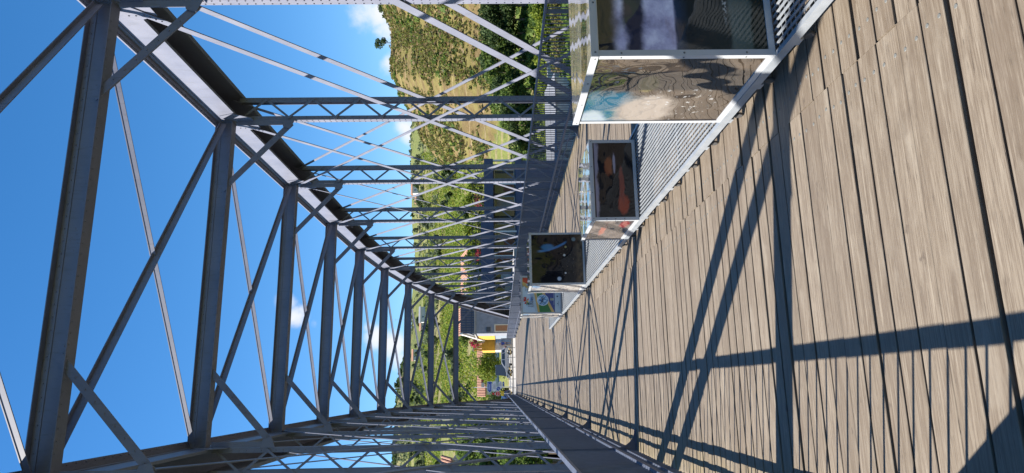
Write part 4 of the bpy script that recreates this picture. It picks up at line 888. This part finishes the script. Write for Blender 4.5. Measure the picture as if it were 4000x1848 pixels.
# ------------------------------------------------------------------ cars, bollards, signs, person
def wheel(t, x, y, r):
    w = obj('wheel', MB().lathe([(r * .62, -.09), (r * .9, -.1), (r, -.06), (r, .06), (r * .9, .1), (r * .62, .09)], (0, 0, 0), 'y', 24), 'tyre', t, loc=(x, y, r), smooth=False)
    rm = MB().lathe([(r * .64, -.085), (r * .60, -.07), (r * .56, -.06)], (0, 0, 0), 'y', 24)
    for i in range(5):
        a_ = i * 2 * math.pi / 5; rm.bar((0, -.072, 0), (r * .6 * math.cos(a_), -.072, r * .6 * math.sin(a_)), .075, .02, (0, 1, 0))
    rm.lathe([(0, -.09), (.05, -.085), (.06, -.06)], (0, 0, 0), 'y', 10); obj('rim', rm, 'rim', w); obj('brake_disc', MB().lathe([(0, -.03), (r * .5, -.03)], (0, 0, 0), 'y', 16), 'dark_metal', w)
    return w
def car(label, loc, rz, paint, L=4.25, H=1.5, W_=1.72, wagon=True, gate_open=False, cat='car'):
    """front towards -x"""
    t = thing('parked_car', label, cat, loc, rz); h = W_ / 2; r = .32; fx, bx = -L / 2, L / 2; wa, wb = fx + .82, bx - .78
    def arch(cx_): return [(cx_ + (r + .06) * math.cos(a_), r + (r + .06) * math.sin(a_)) for a_ in np.linspace(math.pi - .25, .25, 9)]
    low = [(fx + .05, .25)] + arch(wa) + arch(wb) + [(bx - .03, .28), (bx, .55), (bx - .02, .92), (fx + 1.25, .95), (fx + .30, .80), (fx + .04, .66)]
    body = MB(); n = len(low)
    for y_, ins in ((-h, .05), (-h + .06, 0), (h - .06, 0), (h, .05)):
        body.v += [(x * (1 - ins * .02), y_, z + (ins * .2 if z < .5 else -ins * .2)) for x, z in low]
    for k_ in range(3): body.f += [(k_ * n + i, k_ * n + (i + 1) % n, (k_ + 1) * n + (i + 1) % n, (k_ + 1) * n + i) for i in range(n)]
    body.f += [tuple(range(n))[::-1], tuple(range(3 * n, 4 * n))]
    obj('body', body, paint, t)
    rb = bx - (.25 if wagon else .7)
    cab = [(fx + 1.15, .95), (fx + 1.95, H - .04), (fx + 2.3, H), (rb - .35, H), (rb - .1, H - .06), (bx - .08, .93)]
    hc = h - .02; tp = h - .17
    V_ = [(x, -(hc if z < 1.0 else tp), z) for x, z in cab] + [(x, (hc if z < 1.0 else tp), z) for x, z in cab]; m_ = len(cab)
    obj('cabin', MB().poly(V_, [tuple(range(m_))[::-1], tuple(range(m_, 2 * m_))] + [(i, (i + 1) % m_, m_ + (i + 1) % m_, m_ + i) for i in range(m_)]), paint, t)
    def side(xz, y0_, nm='side_window', mat='window_glass'):
        for s_ in (-1, 1):
            pp = [(x, s_ * (hc + (tp - hc) * min(1, max(0, (z - .95) / (H - .99))) + .008), z) for x, z in xz]
            obj(nm, MB().poly(pp, [tuple(range(len(pp)))]), mat, t, fix=False)
    side([(fx + 1.45, 1.0), (fx + 2.02, H - .12), (fx + 2.42, H - .09), (fx + 2.42, 1.0)], 0); side([(fx + 2.5, 1.0), (fx + 2.5, H - .09), (rb - .75, H - .10), (rb - .65, 1.0)], 0); side([(rb - .57, 1.0), (rb - .67, H - .11), (rb - .32, H - .13), (bx - .32, 1.0)], 0)
    ws = MB().poly([(fx + 1.2, -hc + .08, 1.0), (fx + 1.2, hc - .08, 1.0), (fx + 1.9, tp - .05, H - .08), (fx + 1.9, -tp + .05, H - .08)], [(0, 1, 2, 3)]); ws.v = [(x - .02, y, z) for x, y, z in ws.v]
    obj('windscreen', ws, 'window_glass', t, fix=False)
    for s_ in (-1, 1):
        obj('headlight', MB().box(fx + .05, fx + .42, s_ * (h - .02) - .02, s_ * (h - .02) + .025, .62, .76), 'lamp_clear', t); obj('tail_light', MB().box(bx - .20, bx - .01, s_ * (h - .03) - .03, s_ * (h - .03) + .035, .72, 1.0), 'lamp_red', t)
        obj('mirror', MB().box(fx + 1.45, fx + 1.6, s_ * (h + .06) - .06, s_ * (h + .06) + .06, .98, 1.1), paint, t)
        for xx in (fx + 2.45, rb - .62): obj('door_gap', MB().box(xx - .006, xx + .006, s_ * h - .004, s_ * h + .004, .38, .93), 'car_dark', t)
        obj('door_handle', MB().box(fx + 2.15, fx + 2.33, s_ * h - .012, s_ * h + .012, .84, .87), paint, t)
    obj('bumper', MB().box(fx - .02, fx + .1, -h + .08, h - .08, .28, .5), paint, t); obj('bumper', MB().box(bx - .08, bx + .03, -h + .08, h - .08, .3, .52), paint, t)
    for x in (wa, wb):
        wheel(t, x, -h + .11, r); w2 = wheel(t, x, h - .11, r); w2.rotation_euler = (0, 0, math.pi)
    if gate_open:
        gp = [(rb - .25, H - .02), (bx + .42, H + .62), (bx + .50, H + .56), (rb - .14, H - .06)]
        fr_ = MB()
        for y_ in (-.64, .56): fr_.prism(gp, 'y', y_, y_ + .08)
        def along(t0, t1):
            a0, a1 = gp[0], gp[1]; b0, b1 = gp[3], gp[2]
            f_ = lambda p, q, t_: (p[0] + (q[0] - p[0]) * t_, p[1] + (q[1] - p[1]) * t_)
            return [f_(a0, a1, t0), f_(a0, a1, t1), f_(b0, b1, t1), f_(b0, b1, t0)]
        fr_.prism(along(0, .18), 'y', -.559, .559); fr_.prism(along(.72, 1), 'y', -.559, .559)
        g_ = obj('tailgate', fr_, paint, t); obj('gate_glass', MB().prism(along(.19, .71), 'y', -.555, .555), 'window_glass', g_)
        obj('gate_drop', MB().box(bx + .44, bx + .50, -.6, .6, H + .12, H + .555), paint, g_)
    return t
car('white estate car parked side-on at the end of the bridge with its tailgate raised', (3.25, 91, .006), 0, 'car_white', gate_open=True)
car('dark van parked behind the white estate car, only its upper part showing', (2.35, 95.5, 0), R(90), 'car_dark', L=4.6, H=2.35, cat='van')
car('dark blue hatchback at the left kerb below the yellow sign', (-1.9, 92.5, 0), R(70), 'car_blue', L=3.9, wagon=False)
car('light blue van glimpsed between the left lattice posts beside the cream wall', (-6.9, 84, 0), R(80), 'car_lightblue', L=4.6, H=2.1, cat='van')
bo = thing('bollard', 'x', 'bollard', (0, 0, 0), 0, 'slim bollards across the bridge end')
obj('shaft', MB().tube((0, 0, 0), (0, 0, .82), .028, n=10).tube((0, 0, .82), (0, 0, .86), .036, .02, 10), 'dark_metal', bo); obj('base_ring', MB().lathe([(.055, 0), (.055, .03), (.028, .04)], (0, 0, 0), 'z', 12), 'dark_metal', bo)
bxs = [4.2, 3.16, 2.1, .84, -.1, -1.0]; BL = ['rightmost, in front of the open tailgate', 'in front of the rear door of the white car', 'in front of the front door of the white car', 'by the front bumper of the white car', 'between the white car and the blue hatchback', 'in front of the blue hatchback']
for i, x in enumerate(bxs):
    if i == 0: bo.location = (x, 73.5, 0); bo['label'] = 'slim dark bollard ' + BL[0]
    else: dup(bo, (x, 73.5, 0), 0, 'slim dark bollard ' + BL[i])
for i in range(5):
    xa, xb = bxs[i], bxs[i + 1]; ch = MB(); pr = None
    for q in range(13):
        t_ = q / 12; p_ = Vector((xa + (xb - xa) * t_, 73.5, .74 - .28 * 4 * t_ * (1 - t_)))
        if pr is not None: ch.tube(pr, p_, .014, n=5)
        pr = p_
    tag(obj('chain', ch, 'chain_yellow' if i % 2 == 0 else 'dark_metal'), ('yellow' if i % 2 == 0 else 'dark') + ' chain slung between bollards, ' + ['below the open tailgate', 'below the middle of the white car', 'below the front wheel of the white car', 'at the open gap in the street', 'below the blue hatchback'][i], 'chain', 'chains between the bollards')
# direction sign post
sg = thing('direction_sign', 'tall grey post carrying blue and white arrow-shaped direction boards', 'road sign', (.02, 90, 0))
obj('pole', MB().tube((0, 0, 0), (0, 0, 5.2), .045, n=10), 'light_metal', sg)
def arrow(x0, x1, z0, z1, left, mat, rim='sign_white'):
    zm = (z0 + z1) / 2; d = (z1 - z0) * .45
    q = [(x0 + (d if left else 0), z0), (x1 - (0 if left else d), z0)] + ([] if left else [(x1, zm)]) + [(x1 - (0 if left else d), z1), (x0 + (d if left else 0), z1)] + ([(x0, zm)] if left else [])
    o = obj('sign_board', MB().prism(q, 'y', -.09, -.06), rim, sg); cx_ = sum(a_ for a_, b_ in q) / len(q)
    obj('sign_face', MB().prism([(cx_ + (a_ - cx_) * .94, zm + (b_ - zm) * .88) for a_, b_ in q], 'y', -.094, -.0905), mat, o)
    for k_, zz in enumerate(np.linspace(z0 + .14, z1 - .14, 3 if z1 - z0 > .5 else 2)): obj('sign_words', MB().box(x0 + .32, x1 - .22 - .12 * (k_ % 2), -.097, -.0945, zz - .03, zz + .03), 'sign_white' if mat == 'sign_blue' else 'print_dark', o)
arrow(-.72, .72, 2.72, 3.42, True, 'sign_blue'); arrow(-.6, .72, 2.22, 2.66, True, 'sign_white'); arrow(-.2, .80, 1.44, 1.88, False, 'sign_white'); arrow(.1, .72, 1.14, 1.38, False, 'sign_blue')
ks = obj('keep_disc', MB().lathe([(0, -.105), (.30, -.105), (.30, -.098)], (-.22, 0, 1.92), 'y', 22), 'sign_white', sg); obj('disc_face', MB().lathe([(0, -.108), (.26, -.108), (.26, -.1055)], (-.22, 0, 1.92), 'y', 22), 'sign_blue', ks)
obj('disc_arrow', MB().bar((-.08, -.111, 2.06), (-.34, -.111, 1.80), .05, .003, (0, 1, 0)).poly([(-.38, -.1125, 1.76), (-.36, -.1125, 1.94), (-.20, -.1125, 1.78)], [(0, 1, 2)]), 'sign_white', ks)
ss = thing('stop_sign', 'red octagonal stop sign on a post with a yellow board beneath it', 'road sign', (-.85, 91.5, 0))
obj('pole', MB().tube((0, 0, 0), (0, 0, 2.75), .035, n=8), 'light_metal', ss)
octo = lambda r_: [(r_ * math.cos(math.pi / 8 + i * math.pi / 4), 2.03 + r_ * math.sin(math.pi / 8 + i * math.pi / 4)) for i in range(8)]
so_ = obj('octagon', MB().prism(octo(.34), 'y', -.07, -.05), 'sign_white', ss); obj('octagon_face', MB().prism(octo(.305), 'y', -.074, -.0705), 'sign_red', so_)
cu_ = bpy.data.curves.new('w', 'FONT'); cu_.body = 'STOP'; cu_.size = .21; cu_.align_x = 'CENTER'; o_ = bpy.data.objects.new('tmp', cu_); COL.objects.link(o_); me = bpy.data.meshes.new_from_object(o_.evaluated_get(bpy.context.evaluated_depsgraph_get())); bpy.data.objects.remove(o_)
me.materials.clear(); me.materials.append(MT['sign_white']); wd = obj('stop_words', me, None, so_); wd.location = (0, -.077, 1.96); wd.rotation_euler = (math.pi / 2, 0, 0)
obj('round_sign', MB().lathe([(0, -.07), (.17, -.07), (.17, -.05)], (.0, 0, 2.62), 'y', 20), 'sign_red', ss); obj('yellow_board', MB().box(-.3, .3, -.075, -.05, 1.2, 1.62), 'sign_yellow', ss)
for z in (1.3, 1.42, 1.53): obj('board_line', MB().box(-.2, .22, -.0785, -.0755, z - .012, z + .012), 'print_dark', ss)

# a man at the back of the white car
def skin(name, verts, edges, radii, mat, parent=None, sub=1):
    me = bpy.data.meshes.new(name); me.from_pydata(verts, edges, []); o = bpy.data.objects.new('tmp', me); COL.objects.link(o)
    m_ = o.modifiers.new('s', 'SKIN'); 
    for i, r_ in enumerate(radii): me.skin_vertices[0].data[i].radius = r_ if isinstance(r_, tuple) else (r_, r_)
    me.skin_vertices[0].data[0].use_root = True
    sm = o.modifiers.new('u', 'SUBSURF'); sm.levels = sub; sm.render_levels = sub
    r_me = bpy.data.meshes.new_from_object(o.evaluated_get(bpy.context.evaluated_depsgraph_get())); bpy.data.objects.remove(o)
    r_me.materials.clear(); r_me.materials.append(MT[mat]); return obj(name, r_me, None, parent, smooth=True)
man = thing('person', 'man in blue t-shirt and grey shorts bending at the back of the white car', 'person', (5.75, 90.4, .006), R(90))
V_ = [(0, 0, .93), (.02, 0, 1.12), (.06, 0, 1.36), (.09, 0, 1.47), (.11, 0, 1.56), (.13, 0, 1.66), (.15, 0, 1.73),
      (0, .10, .90), (.04, .11, .50), (-.03, .11, .09), (.10, .11, .04), (0, -.10, .90), (-.05, -.11, .50), (-.14, -.11, .09), (-.01, -.11, .04),
      (.06, .19, 1.40), (.16, .23, 1.14), (.36, .19, 1.05), (.44, .18, 1.05), (.06, -.19, 1.40), (.18, -.23, 1.14), (.38, -.17, 1.08), (.46, -.16, 1.08)]
E_ = [(0, 1), (1, 2), (2, 3), (3, 4), (4, 5), (5, 6), (0, 7), (7, 8), (8, 9), (9, 10), (0, 11), (11, 12), (12, 13), (13, 14), (2, 15), (15, 16), (16, 17), (17, 18), (2, 19), (19, 20), (20, 21), (21, 22)]
skin('body', V_, E_, [.13, .13, .14, .07, .055, .09, .06, .09, .06, .042, .035, .09, .06, .042, .035, .055, .042, .032, .03, .055, .042, .032, .03], 'skin', man)
skin('shirt', [(0, 0, .92), (.02, 0, 1.14), (.06, 0, 1.38), (.085, 0, 1.46), (.06, .20, 1.39), (.10, .24, 1.27), (.06, -.20, 1.39), (.11, -.24, 1.27)], [(0, 1), (1, 2), (2, 3), (2, 4), (4, 5), (2, 6), (6, 7)], [(.15, .17), (.15, .17), (.15, .17), .075, .075, .062, .075, .062], 'shirt_blue', man)
skin('shorts', [(0, 0, .97), (0, 0, .90), (0, .10, .86), (.035, .11, .55), (0, -.10, .86), (-.04, -.11, .55)], [(0, 1), (1, 2), (2, 3), (1, 4), (4, 5)], [.15, .15, .11, .085, .11, .085], 'shorts_grey', man)
skin('hair', [(.12, 0, 1.68), (.14, 0, 1.75)], [(0, 1)], [.09, .075], 'hair_dark', man)
for (x, y) in ((.05, .11), (-.06, -.11)): obj('shoe', MB().box(x - .12, x + .14, y - .045, y + .045, 0, .085), 'shoe_white', man)
# power line poles on the hill
for i, (x, y, Y, l_) in enumerate([(1555, 1250, 690, 'thin lattice aerial mast on the skyline between the middle cross struts'), (1540, 1516, 690, 'thin pole on the skyline above the wooded left slope')]):
    q = at(x, y, Y); z_ = gz(q.x, Y); t = thing('mast', l_, 'mast', (q.x, Y, z_ - 1)); obj('shaft', MB().tube((0, 0, 0), (0, 0, 26), .22, .1, 6), 'light_metal', t)
    for z in (12, 16, 20, 24): obj('arm', MB().box(-1.2, 1.2, -.06, .06, z, z + .15), 'light_metal', t)
print('objects', len(bpy.data.objects))
